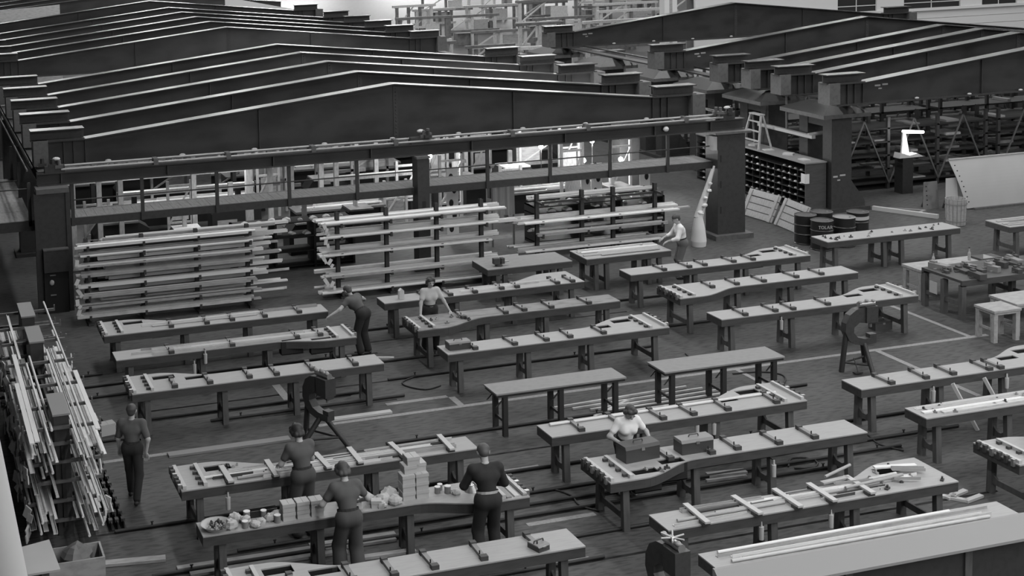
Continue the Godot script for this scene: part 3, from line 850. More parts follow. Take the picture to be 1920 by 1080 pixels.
	# dark perforated rails lying on the floor along the stock rack
	for i in 3:
		var r := thing("dark_rail", "dark perforated rail lying on the floor along the stock rack", "rail", Vector3(2.86 + i * 0.1, 0, -24.2), 0.0, "dark rails along the stock rack")
		part("flange", G.new().bb(-0.04, 0.04, 0, 0.02, -2.1, 2.1), M.black, r)
		part("web", G.new().bb(-0.008, 0.008, 0.02, 0.14, -2.1, 2.1), M.black, r)
		for k in 14: part("lug", G.new().bb(-0.03, 0.03, 0.1, 0.15, -2.0 + k * 0.3, -1.9 + k * 0.3), M.apron, r)

# ---------------------------------------------------------------- what stands under the walkway bank
func build_under_bank() -> void:
	# five bare work lamps
	var gl := glow(1.0, 30.0)
	for q in [[15.67, 2.0, -41.0], [19.47, 2.02, -41.0], [20.97, 1.45, -41.0], [21.28, 2.07, -41.0], [22.2, 1.42, -40.8]]:
		var t := thing("work_lamp", "bare lit work lamp on a thin stand seen under the walkway", "lamp", Vector3(q[0], 0, q[2]), 0.0, "lit work lamps under the walkway")
		part("bulb", G.new().ball(Vector3(0, q[1], 0), Vector3(0.075, 0.08, 0.075)), gl, t)
		part("socket", G.new().tube(Vector3(0, q[1] - 0.2, 0), Vector3(0, q[1] - 0.1, 0), 0.03, 0.03, 8), M.black, t)
		part("stand", G.new().tube(Vector3(0, 0.03, 0), Vector3(0, q[1] - 0.2, 0), 0.012, 0.012, 6), M.black, t)
		part("base", G.new().tube(Vector3(0, 0, 0), Vector3(0, 0.03, 0), 0.18, 0.16, 10), M.cross, t)
		var l := OmniLight3D.new()
		l.name = "work_light"
		l.light_energy = 3.0
		l.light_size = 0.1
		l.omni_range = 60.0
		l.omni_attenuation = 2.0
		l.shadow_enabled = true
		l.position = Vector3(0, q[1], 0.3)
		t.add_child(l)
	# unseen fill lamps added under the girders to brighten the assembly area
	var dim := glow(1.0, 8.0)
	for q in [[6.5, -42.55], [9.9, -42.55], [15.0, -42.55], [19.0, -42.55], [7.5, -48.65], [13.0, -48.65], [18.5, -48.65], [8.9, -39.55], [12.5, -39.55]]:
		var t := thing("added_fill_lamp", "small added fill lamp hung unseen from a girder over the assembly area", "lamp", Vector3(q[0], 3.42, q[1]), 0.0, "added fill lamps hung from the girders")
		part("cord", G.new().tube(Vector3(0, -0.15, 0), Vector3(0, 0, 0), 0.01, 0.01, 6), M.black, t)
		part("shade", G.new().lathe(Vector3(0, -0.3, 0), [Vector2(0.2, 0), Vector2(0.06, 0.13), Vector2(0.03, 0.16)], 12), M.chalk, t)
		part("bulb", G.new().ball(Vector3(0, -0.28, 0), Vector3(0.05, 0.06, 0.05), 6, 8), dim, t)
		var l := SpotLight3D.new()
		l.name = "added_fill_light"
		l.light_energy = 4.0
		l.light_size = 0.1
		l.spot_range = 60.0
		l.spot_attenuation = 2.0
		l.spot_angle = 68.0
		l.rotation_degrees = Vector3(-90, 0, 0)
		l.shadow_enabled = true
		l.position = Vector3(0, -0.42, 0)
		t.add_child(l)
	# pale upright posts of the assembly jigs
	var px := [4.35, 5.1, 5.7, 7.95, 9.55, 10.5, 11.3, 12.1, 12.9, 13.9, 14.9, 16.2, 17.4, 18.3]
	for i in px.size():
		var z: float = [-39.0, -39.2, -39.2, -40.0, -39.8, -41.0, -41.5, -41.0, -42.0, -43.0, -44.0, -43.5, -43.0, -44.5][i]
		var w := 0.07 if i != 4 else 0.1
		var t := thing("jig_post", "pale upright post standing in the assembly area under the girders", "post", Vector3(px[i], 0, z), 0.0, "pale posts under the girders")
		part("shaft", G.new().bb(-w, w, 0.05, 2.75, -w, w), M.jigpost, t)
		part("foot", G.new().bb(-0.25, 0.25, 0, 0.05, -0.25, 0.25), M.jigmid, t)
		part("arm", G.new().bb(-0.04, 0.3, 1.3 + 0.1 * (i % 3), 1.4 + 0.1 * (i % 3), -0.04, 0.04), M.jigmid, t)
	# long assembly tables with stock on top
	for q in [[4.6, -37.9, 4.2, 0.7], [5.5, -42.4, 5.0, 1.0], [5.0, -46.5, 6.0, 1.2], [10.9, -39.6, 2.8, 0.9], [12.5, -46.0, 4.0, 1.2], [17.5, -39.5, 3.5, 0.9], [16.5, -47.0, 5.0, 1.2], [6.0, -51.5, 6.0, 1.4], [14.0, -52.0, 6.0, 1.4]]:
		var t := thing("assembly_table", "long low assembly table standing under the girder bank", "table", Vector3(q[0], 0, q[1]), 0.0, "assembly tables under the girders")
		part("top", G.new().bb(0, q[2], 0.86, 0.92, -q[3], 0), M.jigmid, t)
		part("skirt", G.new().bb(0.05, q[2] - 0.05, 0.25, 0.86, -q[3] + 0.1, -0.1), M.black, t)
		for x in [0.1, q[2] - 0.1]:
			for z in [-0.08, -q[3] + 0.08]: part("leg", G.new().bb(x - 0.05, x + 0.05, 0, 0.86, z - 0.05, z + 0.05), M.leg, t)
		for i in 5:
			var ln: float = q[2] * rng.randf_range(0.4, 0.9)
			bar(Vector3(q[0] + rng.randf_range(0.05, q[2] - ln), 0.92, q[1] - 0.1 - i * (q[3] - 0.2) / 5.0), ln, 0, i % 4, M.bar if i % 2 else M.bar3, "pale strip lying on an assembly table under the girder bank", "strips on the assembly tables", 1.6)
	# tall dark bin racks with pale pieces on their shelves
	for q in [[8.4, -36.8, 3.4, 1.3], [4.6, -36.8, 3.2, 1.15], [17.2, -36.7, 4.2, 1.1]]:
		var t := thing("bin_rack", "dark open bin rack of pale pieces below the walkway edge", "rack", Vector3(q[0], 0, q[1]), 0.0, "bin racks below the walkway")
		for y in [0.1, 0.5, 0.9, q[3]]:
			part("shelf", G.new().bb(0, q[2], y - 0.03, y, -0.7, 0), M.black, t)
		for i in 4:
			var x: float = lerpf(0.03, q[2] - 0.03, i / 3.0)
			part("upright", G.new().bb(x - 0.03, x + 0.03, 0, q[3], -0.7, 0), M.black, t)
		for i in 16:
			var s := rng.randf_range(0.035, 0.07)
			single("fitting", G.new().prism(v2([[-s * 2, 0], [s * 2, 0], [s * 1.7, s], [s * 0.2, s * 1.5], [-s * 1.6, s * 0.8]]), Transform3D(Basis(), Vector3(0, 0, -0.1)), 0.2), M.bar3 if i % 3 else M.bar2, "small pale fitting stacked on the dark bin racks below the walkway", "fitting", Vector3(q[0] + 0.15 + (q[2] - 0.3) * i / 16.0, q[3] if i % 2 else 0.9, q[1] - rng.randf_range(0.15, 0.5)), rng.randf_range(-0.3, 0.3), "fittings on the bin racks")
	# white perforated uprights near the stout column and a pale drape
	for q in [[19.3, -37.6, 0.14, 2.0], [19.75, -37.8, 0.18, 2.0], [21.2, -37.5, 0.17, 1.9], [14.3, -37.8, 0.14, 2.2], [15.2, -38.0, 0.18, 2.2]]:
		var t := thing("perforated_upright", "white perforated upright plate with dark lightening holes behind the cantilever rack", "plate", Vector3(q[0], 0, q[1]), 0.0, "white perforated uprights")
		part("plate", G.new().bb(-q[2], q[2], 0.0, q[3], -0.02, 0.02), M.white, t)
		for i in 5: part("hole", G.new().ball(Vector3(q[2] * (0.3 if i % 2 else -0.25), 0.4 + i * 0.38, 0.02), Vector3(q[2] * 0.4, 0.11, 0.012), 6, 8), M.black, t)
	var dr := thing("drape", "pale cloth drape hung over a frame behind the cantilever rack", "cloth", Vector3(16.35, 0, -37.0))
	part("frame", G.new().bb(-0.35, 0.35, 2.0, 2.04, -0.03, 0.03).bb(-0.35, -0.31, 0, 2.0, -0.02, 0.02).bb(0.31, 0.35, 0, 2.0, -0.02, 0.02), M.cross, dr)
	var cl := G.new()
	for i in 12:
		var a := -0.33 + i * 0.055
		var za := 0.05 * sin(i * 1.7)
		var zb := 0.05 * sin((i + 1) * 1.7)
		cl.quad(Vector3(a, 0.9, za + 0.05), Vector3(a + 0.055, 0.9, zb + 0.05), Vector3(a + 0.055, 2.05, zb * 0.3 + 0.04), Vector3(a, 2.05, za * 0.3 + 0.04), Vector3(-(zb - za), 0, 0.055).normalized())
		cl.quad(Vector3(a, 0.9, za + 0.03), Vector3(a + 0.055, 0.9, zb + 0.03), Vector3(a + 0.055, 2.05, zb * 0.3 + 0.02), Vector3(a, 2.05, za * 0.3 + 0.02), -Vector3(-(zb - za), 0, 0.055).normalized())
	part("cloth", cl, M.paper, dr)
	# long horizontal fuselage-like frames deeper in, with diagonals
	for q in [[6.3, -44.0, 5.5], [13.0, -44.6, 5.0], [18.6, -43.2, 3.4], [12.6, -49.5, 7.0], [5.0, -49.0, 6.0]]:
		var t := thing("fuselage_jig", "pale horizontal assembly frame with diagonal braces under the girders", "frame", Vector3(q[0], 0, q[1]), 0.0, "assembly frames under the girders")
		for y in [1.0, 1.7, 2.3]: part("rail", G.new().bb(0, q[2], y, y + 0.09, -0.05, 0.05), M.jigpost if y > 1.2 else M.jigmid, t)
		var nn := int(q[2] / 1.1)
		for i in nn + 1:
			part("stile", G.new().bb(i * q[2] / nn - 0.04, i * q[2] / nn + 0.04, 0, 2.3, -0.05, 0.05), M.jigpost if i % 2 else M.jigmid, t)
			if i < nn and i % 2: part("brace", G.new().beam(Vector3(i * q[2] / nn, 1.05, 0), Vector3((i + 1) * q[2] / nn, 1.7, 0), 0.05, 0.05), M.jigpost, t)
		part("panel", G.new().bb(q[2] * 0.3, q[2] * 0.55, 1.05, 1.7, -0.03, 0.0), M.bar2, t)

func clutter_under_bank() -> void:
	# dark machines with pale trim
	var mm := [[5.0, -39.9, 1.6, 1.0], [7.0, -39.0, 1.2, 0.8], [8.6, -40.6, 1.5, 1.2], [10.3, -38.2, 1.3, 0.9], [12.0, -38.4, 1.1, 1.1], [6.4, -45.0, 2.0, 1.3], [9.6, -44.2, 1.6, 1.2], [12.4, -43.6, 1.4, 1.0], [16.2, -41.6, 1.6, 1.1], [18.4, -42.0, 1.4, 1.2], [20.4, -38.6, 1.2, 1.0], [17.0, -45.4, 1.8, 1.3], [20.2, -44.6, 1.6, 1.2], [8.0, -53.5, 2.2, 1.4], [15.6, -54.5, 2.4, 1.4], [20.0, -49.0, 1.8, 1.3]]
	for i in mm.size():
		var q: Array = mm[i]
		var t := thing("machine", "dark machine with pale trim standing in the assembly area under the girders", "machine", Vector3(q[0], 0, q[1]), 0.0, "dark machines under the girders")
		part("body", G.new().prism(v2([[0, 0.1], [q[2], 0.1], [q[2], q[3] * 0.8], [q[2] * 0.8, q[3]], [q[2] * 0.15, q[3]], [0, q[3] * 0.7]]), at_z(-0.7), 0.7), M.black, t)
		part("plinth", G.new().bb(0.05, q[2] - 0.05, 0, 0.1, -0.65, -0.05), M.steel, t)
		part("table", G.new().bb(q[2] * 0.15, q[2] * 0.8, q[3], q[3] + 0.05, -0.7, 0.1), M.jigpost if i % 2 else M.jigmid, t)
		part("panel", G.new().bb(q[2] * 0.1, q[2] * (0.3 + 0.1 * (i % 4)), q[3] * 0.3, q[3] * 0.55, 0.0, 0.02), M.bar2 if i % 3 else M.bar3, t)
		part("pillar", G.new().bb(q[2] * 0.4, q[2] * 0.5, q[3] + 0.05, q[3] + 0.5, -0.5, -0.4), M.jigpost if i % 3 else M.jigmid, t)
	# trestle ladders of pale timber with white panels
	var tt := [[4.9, -41.0], [7.4, -41.2], [8.9, -48.2], [11.4, -45.2], [13.9, -40.3], [14.7, -41.4], [15.6, -40.0], [16.7, -43.9], [18.0, -40.9], [19.0, -45.6], [21.4, -40.0], [21.0, -42.8], [14.2, -47.6], [6.2, -48.3], [10.7, -43.4], [18.9, -38.4]]
	for i in tt.size():
		var h := 1.5 + 0.35 * (i % 4)
		var t := thing("timber_trestle", "pale timber trestle with a white panel among the machines under the girders", "trestle", Vector3(tt[i][0], 0, tt[i][1]), 0.0, "timber trestles under the girders")
		for x in [0.0, 0.7]: part("stile", G.new().bb(x - 0.04, x + 0.04, 0, h, -0.04, 0.04), M.jigpost, t)
		for k in 3: part("rung", G.new().bb(0.0, 0.7, h * (0.3 + 0.3 * k), h * (0.3 + 0.3 * k) + 0.06, -0.03, 0.03), M.jigpost, t)
		part("brace", G.new().beam(Vector3(0, h * 0.3, 0.05), Vector3(0.7, h * 0.9, 0.05), 0.04, 0.05), M.jigpost, t)
		part("board", G.new().bb(0.1, 0.6, h * 0.36, h * 0.58, 0.03, 0.05), M.jigpost if i % 2 else M.bar2, t)
	# long pale beams on low stands
	for q in [[6.0, -41.9, 4.2, 1.35], [5.0, -43.75, 5.5, 1.5], [12.6, -42.35, 3.4, 1.2], [16.4, -41.35, 2.8, 1.0], [13.4, -48.4, 6.0, 1.5]]:
		var t := thing("long_spar", "long pale spar resting on two low stands under the girders", "spar", Vector3(q[0], 0, q[1]), 0.0, "long spars under the girders")
		part("spar", G.new().bb(0, q[2], q[3], q[3] + 0.14, -0.1, 0.1), M.jigpost, t)
		for x in [0.5, q[2] - 0.5]: part("stand", G.new().bb(x - 0.06, x + 0.06, 0, q[3], -0.15, 0.15), M.black, t)

# ---------------------------------------------------------------- far end of the hall
func build_far_end() -> void:
	# pale sheets standing between the far girders
	single("tall_sheet", G.new().prism(v2([[-2, 0.4], [8.55, 0.4], [8.55, 4.75], [-2, 4.1]]), at_z(-79.0), 0.05).bb(-1, -0.9, 0, 0.5, -79.0, -78.9).bb(8, 8.1, 0, 0.5, -79.0, -78.9), M.bar, "large pale sheet standing on edge beyond the most distant girder", "sheet")
	single("tall_sheet", G.new().prism(v2([[17.9, 0.4], [22.4, 0.4], [22.4, 3.75], [17.9, 4.75]]), at_z(-79.0), 0.05).bb(18, 18.1, 0, 0.5, -79.0, -78.9).bb(22, 22.1, 0, 0.5, -79.0, -78.9), M.bar3, "smaller pale sheet standing beyond the girder ends at the hall's far end", "sheet")
	for i in 4:
		var z := -82.0 - i * 3.2
		var t := thing("far_girder", "dark girder in the most distant bank beyond the pale sheets", "girder", Vector3(0, 0, z), 0.0, "most distant girders")
		part("web", G.new().prism(v2([[3, 2.6], [22, 2.6], [22, 4.1], [12.8, 5.0], [3, 4.1]]), at_z(-0.02), 0.04), M.girder, t)
		part("top_flange", G.new().beam(Vector3(3, 4.12, 0), Vector3(12.8, 5.02, 0), 0.3, 0.03).beam(Vector3(12.8, 5.02, 0), Vector3(22, 4.12, 0), 0.3, 0.03), M.girder, t)
		part("stand", G.new().bb(3.2, 3.8, 0, 2.6, -0.2, 0.2), M.steel, t)
		part("stand", G.new().bb(21.2, 21.8, 0, 2.6, -0.2, 0.2), M.steel, t)
	# tall assembly jigs
	var k := 0
	for row in [[-60.5, 23.9, 26.0], [-65.0, 24.0, 33.0], [-73.0, 24.5, 44.0], [-80.0, 29.0, 48.0], [-88.0, 32.0, 54.0], [-97.0, 36.0, 58.0], [-106.0, 40.5, 64.0]]:
		var x: float = row[1]
		while x < row[2]:
			var w := rng.randf_range(2.2, 4.6)
			var h := rng.randf_range(1.6, 3.2)
			var t := thing("tall_jig", "tall grey assembly jig of posts and rails in the distant part of the hall", "jig", Vector3(x, 0, row[0] + rng.randf_range(-1.5, 1.5)), 0.0, "distant assembly jigs")
			var n := 2 + rng.randi() % 3
			for i in n:
				part("post", G.new().bb(w * i / (n - 1) - 0.09, w * i / (n - 1) + 0.09, 0, h, -0.09, 0.09), M.jigpost if rng.randf() < 0.45 else M.jigmid, t)
			for y in [h * 0.5, h]:
				part("rail", G.new().bb(-0.3, w + 0.3, y - 0.1, y + 0.06, -0.12, 0.12), M.jigpost if rng.randf() < 0.5 else M.jigmid, t)
			part("brace", G.new().beam(Vector3(0, h * 0.5, 0), Vector3(w * 0.5, h, 0), 0.08, 0.08), M.jigpost, t)
			part("cabinet", G.new().bb(w * 0.2, w * 0.6, 0, h * 0.4, -0.9, -0.2), M.jigmid, t)
			part("panel", G.new().bb(w * 0.55, w * 0.85, h * 0.5, h * 0.85, -0.05, 0.0), M.bar2 if k % 2 else M.jigpost, t)
			x += w + rng.randf_range(0.9, 1.6)
			k += 1
	# white-walled office beyond the second bank
	var o := thing("office", "white-boarded office with dark windows beyond the girders by the drums", "building", Vector3(0, 0, -63.0))
	for i in 8:
		part("board", G.new().bb(38.5, 72.0, i * 0.42, i * 0.42 + 0.4, -0.1 - 0.012 * (i % 2), 0), M.white, o)
	part("sill", G.new().bb(38.5, 72.0, 3.36, 3.5, -0.1, 0.12), M.white, o)
	part("header", G.new().bb(38.5, 72.0, 4.7, 5.2, -0.1, 0.06), M.white, o)
	var edge := 38.5
	for q in [[46.9, 49.3], [51.0, 54.6], [56.0, 58.3], [60.0, 63.6], [65.2, 68.8], [70.4, 72.0]]:
		part("pier", G.new().bb(edge, q[0], 3.5, 4.7, -0.1, 0.05), M.white, o)
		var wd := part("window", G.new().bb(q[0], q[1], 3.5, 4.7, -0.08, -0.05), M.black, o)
		part("bar", G.new().bb(q[0], q[1], 3.78, 3.82, -0.05, -0.03), M.white, wd)
		part("bar", G.new().bb((q[0] + q[1]) * 0.5 - 0.02, (q[0] + q[1]) * 0.5 + 0.02, 3.5, 4.7, -0.05, -0.03), M.white, wd)
		edge = q[1]
	part("roof", G.new().bb(38.5, 72.0, 5.2, 5.3, -1.2, 0), M.white, o)
	part("inner_wall", G.new().bb(38.7, 72.0, 0, 5.2, -1.2, -1.1), M.wall, o)
	var wc := thing("white_column", "white-painted hall column rising beside the white-boarded office", "column", Vector3(36.7, 0, -62.5))
	part("shaft", G.new().bb(-0.35, 0.35, 0.1, 15.0, -0.25, 0.25), M.white, wc)
	part("web_groove", G.new().bb(-0.08, 0.08, 0.1, 15.0, 0.25, 0.26), M.bar2, wc)
	part("base", G.new().bb(-0.5, 0.5, 0, 0.1, -0.4, 0.4), M.cross, wc)

# ---------------------------------------------------------------- corner with shelving, drums and storage tiers
func build_right_corner() -> void:
	var t := thing("parts_shelving", "long dark shelving unit of small parts bins beside the drums", "shelving", Vector3(26.48, 0, -37.05))
	var ln := 6.2
	part("end_panel", G.new().bb(0, 0.74, 0, 1.56, -0.03, 0), M.apron, t)
	part("end_panel", G.new().bb(0, 0.74, 0, 1.56, -ln, -ln + 0.03), M.endbox, t)
	part("back_panel", G.new().bb(0.7, 0.74, 0, 1.56, -ln, -0.03), M.black, t)
	part("top", G.new().bb(-0.02, 0.76, 1.56, 1.6, -ln - 0.02, 0.02), M.cross, t)
	part("paper_notice", G.new().bb(-0.02, -0.005, 0.95, 1.25, -0.2, 0.02).bb(-0.02, 0.13, 0.95, 1.25, 0.005, 0.012), M.white, t)
	for i in 7:
		var y := 0.1 + i * 0.205
		part("shelf", G.new().bb(0.0, 0.7, y - 0.02, y, -ln + 0.03, -0.03), M.black, t)
		for k in 15:
			if i < 6: part("divider", G.new().bb(0.02, 0.68, y, y + 0.185, -0.45 - k * 0.4, -0.435 - k * 0.4), M.black, t)
	var pm := G.new().prism(v2([[-0.05, 0], [0.05, 0], [0.03, 0.025], [0.0, 0.045], [-0.03, 0.02]]), Transform3D(Basis(Vector3.FORWARD, Vector3.UP, Vector3.RIGHT), Vector3.ZERO), 0.06).mesh()
	for i in 7:
		for k in 20:
			if rng.randf() < 0.2: continue
			single("bin_part", pm, M.bar3 if rng.randf() < 0.4 else M.bar2, "small pale metal part lying in the bins of the long dark shelving", "metal part", Vector3(26.49, 0.1 + i * 0.205, -37.3 - k * 0.29 - rng.randf() * 0.05), rng.randf_range(-0.4, 0.4), "parts in the bin shelving")
	# stepladder on the shelving
	var ld := thing("stepladder", "pale wooden stepladder standing on top of the parts shelving", "ladder", Vector3(26.78, 1.6, -39.55))
	for z in [0.0, -0.95]:
		part("rail", G.new().beam(Vector3(-0.28, 0, z), Vector3(-0.06, 1.1, z * 0.6 - 0.2), 0.05, 0.06), M.pale_wood, ld)
		part("rail", G.new().beam(Vector3(0.2, 0, z), Vector3(0.0, 1.1, z * 0.6 - 0.2), 0.04, 0.05), M.pale_wood, ld)
	for q in [[0.25, -0.23], [0.55, -0.17], [0.85, -0.11]]:
		part("rung", G.new().bb(q[1] - 0.05, q[1] + 0.05, q[0], q[0] + 0.03, -0.95 + q[0] * 0.18, -q[0] * 0.18), M.pale_wood, ld)
	part("top_step", G.new().bb(-0.12, 0.08, 1.08, 1.12, -0.8, -0.18), M.pale_wood, ld)
	var pb := thing("long_board", "long pale board slung on ropes past the stepladder", "board", Vector3(27.16, 2.27, -40.0))
	part("plank", G.new().bb(-0.07, 0.07, -0.05, 0.05, -0.5, 2.4), M.crosslight, pb)
	for z in [0.96, 1.02]: part("rope", G.new().tube(Vector3(0, 0.05, z), Vector3(0, 1.15, z), 0.012, 0.012, 6), M.cross, pb)
	for i in 4:
		single("paper", G.new().bb(-0.12, 0.12, 0, 0.03 + 0.03 * (i % 2), -0.16, 0.16), M.paper, "crumpled paper lying on top of the parts shelving", "paper", Vector3(26.75 + 0.1 * (i % 2), 1.6, -37.5 - i * 0.95), i * 0.7, "papers on the parts shelving")
	# slatted panels leaning on the shelving
	for q in [[24.75, -37.1, 0.08], [24.75, -35.55, -0.1]]:
		var p := thing("slatted_pallet", "pale slatted crate side leaning against the parts shelving", "panel", Vector3(q[0], 0, q[1]), q[2], "slatted crate sides")
		var b := Basis(Vector3(0, 0, 1), -0.45)
		for i in 4: part("slat", G.new().box(b * Vector3(0, 0.12 + i * 0.22, 0), Vector3(0.03, 0.19, 1.45), b), M.pale_wood, p)
		for z in [-0.6, 0.6]: part("batten", G.new().box(b * Vector3(-0.03, 0.43, z), Vector3(0.03, 0.84, 0.12), b), M.pale_wood, p)
	# drums
	var dl := [[24.3, -34.0, 0], [24.3, -33.25, 1], [25.1, -33.35, 2], [24.95, -34.15, 0], [25.85, -33.75, 3]]
	for q in dl:
		var lab: String = ["dark steel drum with a plain lid in the cluster by the shelving", "black drum with white stencilled letters below its lid", "dark drum with a pale dented lid beside the stencilled one", "dark drum with a pale painted band round it"][q[2]]
		var d := thing("drum", lab, "drum", Vector3(q[0], 0, q[1]), 0.0, "dark drums by the shelving")
		part("body", G.new().lathe(Vector3.ZERO, [Vector2(0, 0), Vector2(0.3, 0), Vector2(0.31, 0.02), Vector2(0.3, 0.04), Vector2(0.3, 0.27), Vector2(0.32, 0.29), Vector2(0.3, 0.31), Vector2(0.3, 0.53), Vector2(0.32, 0.55), Vector2(0.3, 0.57), Vector2(0.3, 0.8), Vector2(0.31, 0.82)], 20), M.drum, d)
		part("lid", G.new().lathe(Vector3.ZERO, [Vector2(0.31, 0.82), Vector2(0.29, 0.83), Vector2(0.28, 0.8), Vector2(0, 0.8)], 20), M.drumtop if q[2] != 2 else M.cross, d)
		part("bung", G.new().tube(Vector3(0.15, 0.8, 0.05), Vector3(0.15, 0.825, 0.05), 0.03, 0.03, 8), M.cross, d)
		if q[2] == 3: part("band", G.new().lathe(Vector3.ZERO, [Vector2(0.304, 0.62), Vector2(0.304, 0.72)], 20), M.crosslight, d)
		if q[2] == 1:
			var tm := TextMesh.new()
			tm.text = "TOLAR"
			tm.font_size = 32
			tm.pixel_size = 0.0038
			tm.depth = 0.006
			var o := MeshInstance3D.new()
			o.name = "stencil"
			o.mesh = tm
			o.material_override = M.chalk
			o.position = Vector3(-0.1, 0.68, 0.3)
			o.rotation.y = -0.3
			d.add_child(o)
	# slatted tub
	var tb := thing("slatted_tub", "pale slatted wooden tub standing before the big pale sheet", "tub", Vector3(29.6, 0, -34.2))
	for i in 16:
		var a := TAU * i / 16.0
		part("stave", G.new().box(Vector3(cos(a) * 0.27, 0.4, sin(a) * 0.27), Vector3(0.025, 0.78, 0.095), Basis(Vector3.UP, -a) * Basis(Vector3(0, 0, 1), -0.04)), M.bar2, tb)
	for y in [0.12, 0.62]: part("hoop", G.new().lathe(Vector3(0, y, 0), [Vector2(0.295 + 0.03 * y, 0), Vector2(0.295 + 0.03 * y, 0.03)], 24), M.cross, tb)
	part("bottom", G.new().tube(Vector3(0, 0.02, 0), Vector3(0, 0.05, 0), 0.25, 0.25, 16), M.cross, tb)
	# big pale curved sheet
	var sh := G.new()
	var n := 14
	for i in n:
		var y0 := 0.05 + 1.5 * i / n
		var y1 := 0.05 + 1.5 * (i + 1) / n
		var c0 := 0.08 * sin(PI * y0 / 1.7) - 0.22 * y0
		var c1 := 0.08 * sin(PI * y1 / 1.7) - 0.22 * y1
		for s in [0.0, 0.012]:
			sh.quad(Vector3(-0.3 * y0, y0, c0 - s), Vector3(5, y0, c0 - s), Vector3(5, y1, c1 - s), Vector3(-0.3 * y1, y1, c1 - s), Vector3(0, -(c1 - c0), y1 - y0).normalized() * (1.0 if s == 0.0 else -1.0))
	var bs := thing("wing_skin", "big pale curved metal sheet standing on edge with holes down one side", "sheet", Vector3(31.25, 0, -35.6))
	part("sheet", sh, M.sheet, bs)
	part("top_edge", G.new().bb(-0.46, 5, 1.55, 1.58, -0.34, -0.29), M.bar, bs)
	for i in 8: part("rivet_hole", G.new().ball(Vector3(0.06 - 0.048 * i, 0.25 + i * 0.16, 0.08 * sin(PI * (0.25 + i * 0.16) / 1.7) - 0.22 * (0.25 + i * 0.16)), Vector3(0.03, 0.02, 0.01), 4, 8), M.black, bs)
	part("stand", G.new().bb(0.2, 4.8, 0, 0.06, -0.1, 0.1).bb(0.3, 0.36, 0.06, 1.4, -0.45, -0.38).bb(4.5, 4.56, 0.06, 1.4, -0.45, -0.38).bb(0.3, 0.36, 0, 0.06, -0.45, 0).bb(4.5, 4.56, 0, 0.06, -0.45, 0), M.leg, bs)
	for q in [[30.35, -36.15, 0.6, 0.85, 0], [30.8, -35.75, 0.5, 1.0, 1]]:
		var s := thing("offcut_sheet", ["grey sheet offcut with a row of holes propped beside the slatted tub", "pale narrow sheet offcut propped behind the slatted tub"][q[4]], "sheet", Vector3(q[0], 0, q[1]))
		part("sheet", G.new().prism(v2([[-q[2] / 2, 0], [q[2] / 2, 0], [q[2] / 2, q[3]], [-q[2] / 2 + 0.1, q[3]]]), Transform3D(Basis(Vector3.RIGHT, -0.12), Vector3.ZERO), 0.015), M.jigmid if q[4] == 0 else M.sheet, s)
		part("prop", G.new().beam(Vector3(0, 0, -0.4), Vector3(0, q[3] * 0.8, -0.1), 0.04, 0.04), M.leg, s)
		if q[4] == 0:
			for i in 5: part("hole", G.new().ball(Vector3(-0.12, 0.15 + i * 0.14, 0.016 - (0.15 + i * 0.14) * 0.12), Vector3(0.03, 0.02, 0.01), 4, 8), M.black, s)
	var ft := thing("wooden_bracket", "triangular wooden bracket lying on the floor beside the offcut sheets", "bracket", Vector3(29.2, 0, -35.9), 0.5)
	part("arm", G.new().bb(-0.06, 0.06, 0, 0.12, -1.0, 1.0), M.crosslight, ft)
	part("brace", G.new().beam(Vector3(0, 0.05, -0.9), Vector3(0.5, 0.05, 0.4), 0.08, 0.1), M.cross, ft)
	part("end", G.new().bb(0.0, 0.5, 0, 0.1, 0.35, 0.45), M.cross, ft)
	# tiers of storage behind
	var zi := 0
	for z in [-39.2, -42.0, -45.0, -48.5, -52.5]:
		for q in [[29.2, 6.0], [35.6, 6.2], [45.8, 6.0]]:
			var s := thing("storage_tier", "dark steel storage tier stacked with flat stock under the girders by the drums", "rack", Vector3(q[0], 0, z), 0.0, "storage tiers under the girders")
			var lv := [0.25, 0.7, 1.15, 1.6, 2.05]
			for y in lv: part("shelf", G.new().bb(0, q[1], y - 0.05, y, -1.1, 0), M.black, s)
			for i in 4:
				var x: float = lerpf(0.06, q[1] - 0.06, i / 3.0)
				part("upright", G.new().bb(x - 0.05, x + 0.05, 0, 2.4, -0.1, 0), M.steel, s)
				part("upright", G.new().bb(x - 0.05, x + 0.05, 0, 2.4, -1.1, -1.0), M.steel, s)
				if i < 3 and zi % 2 == 0: part("brace", G.new().beam(Vector3(x, 0.2, 0.02), Vector3(x + (q[1] - 0.12) / 6.0, 2.3, 0.02), 0.04, 0.04).beam(Vector3(x + (q[1] - 0.12) / 6.0, 2.3, 0.02), Vector3(x + (q[1] - 0.12) / 3.0, 0.2, 0.02), 0.04, 0.04), M.endbox, s)
			for y in lv:
				for i in 4:
					if rng.randf() < 0.3: continue
					var w := rng.randf_range(0.15, 0.8)
					single("stock_sheet", G.new().bb(0, w, 0, rng.randf_range(0.03, 0.1), -0.85, -0.09), [M.jigmid, M.bar2, M.cross, M.leg][rng.randi() % 4], "flat stock piece lying on the dark storage tiers under the girders", "stock", Vector3(q[0] + 0.12 + i * q[1] / 4.2, y, z - 0.03), 0.0, "stock on the storage tiers")
		zi += 1
	# a brightly lit lamp in front of the tiers
	var bl := thing("flood_lamp", "glaring white tube lamp on a pedestal among the dark storage tiers", "lamp", Vector3(31.25, 0, -38.5))
	part("tube", G.new().tube(Vector3(-0.05, 2.02, 0), Vector3(0.75, 1.95, 0), 0.06, 0.05, 10), glow(0.9, 2.0), bl)
	part("reflector", G.new().prism(v2([[-0.12, 1.25], [0.2, 1.25], [0.03, 2.0], [-0.06, 2.0]]), at_z(-0.03), 0.06), M.white, bl)
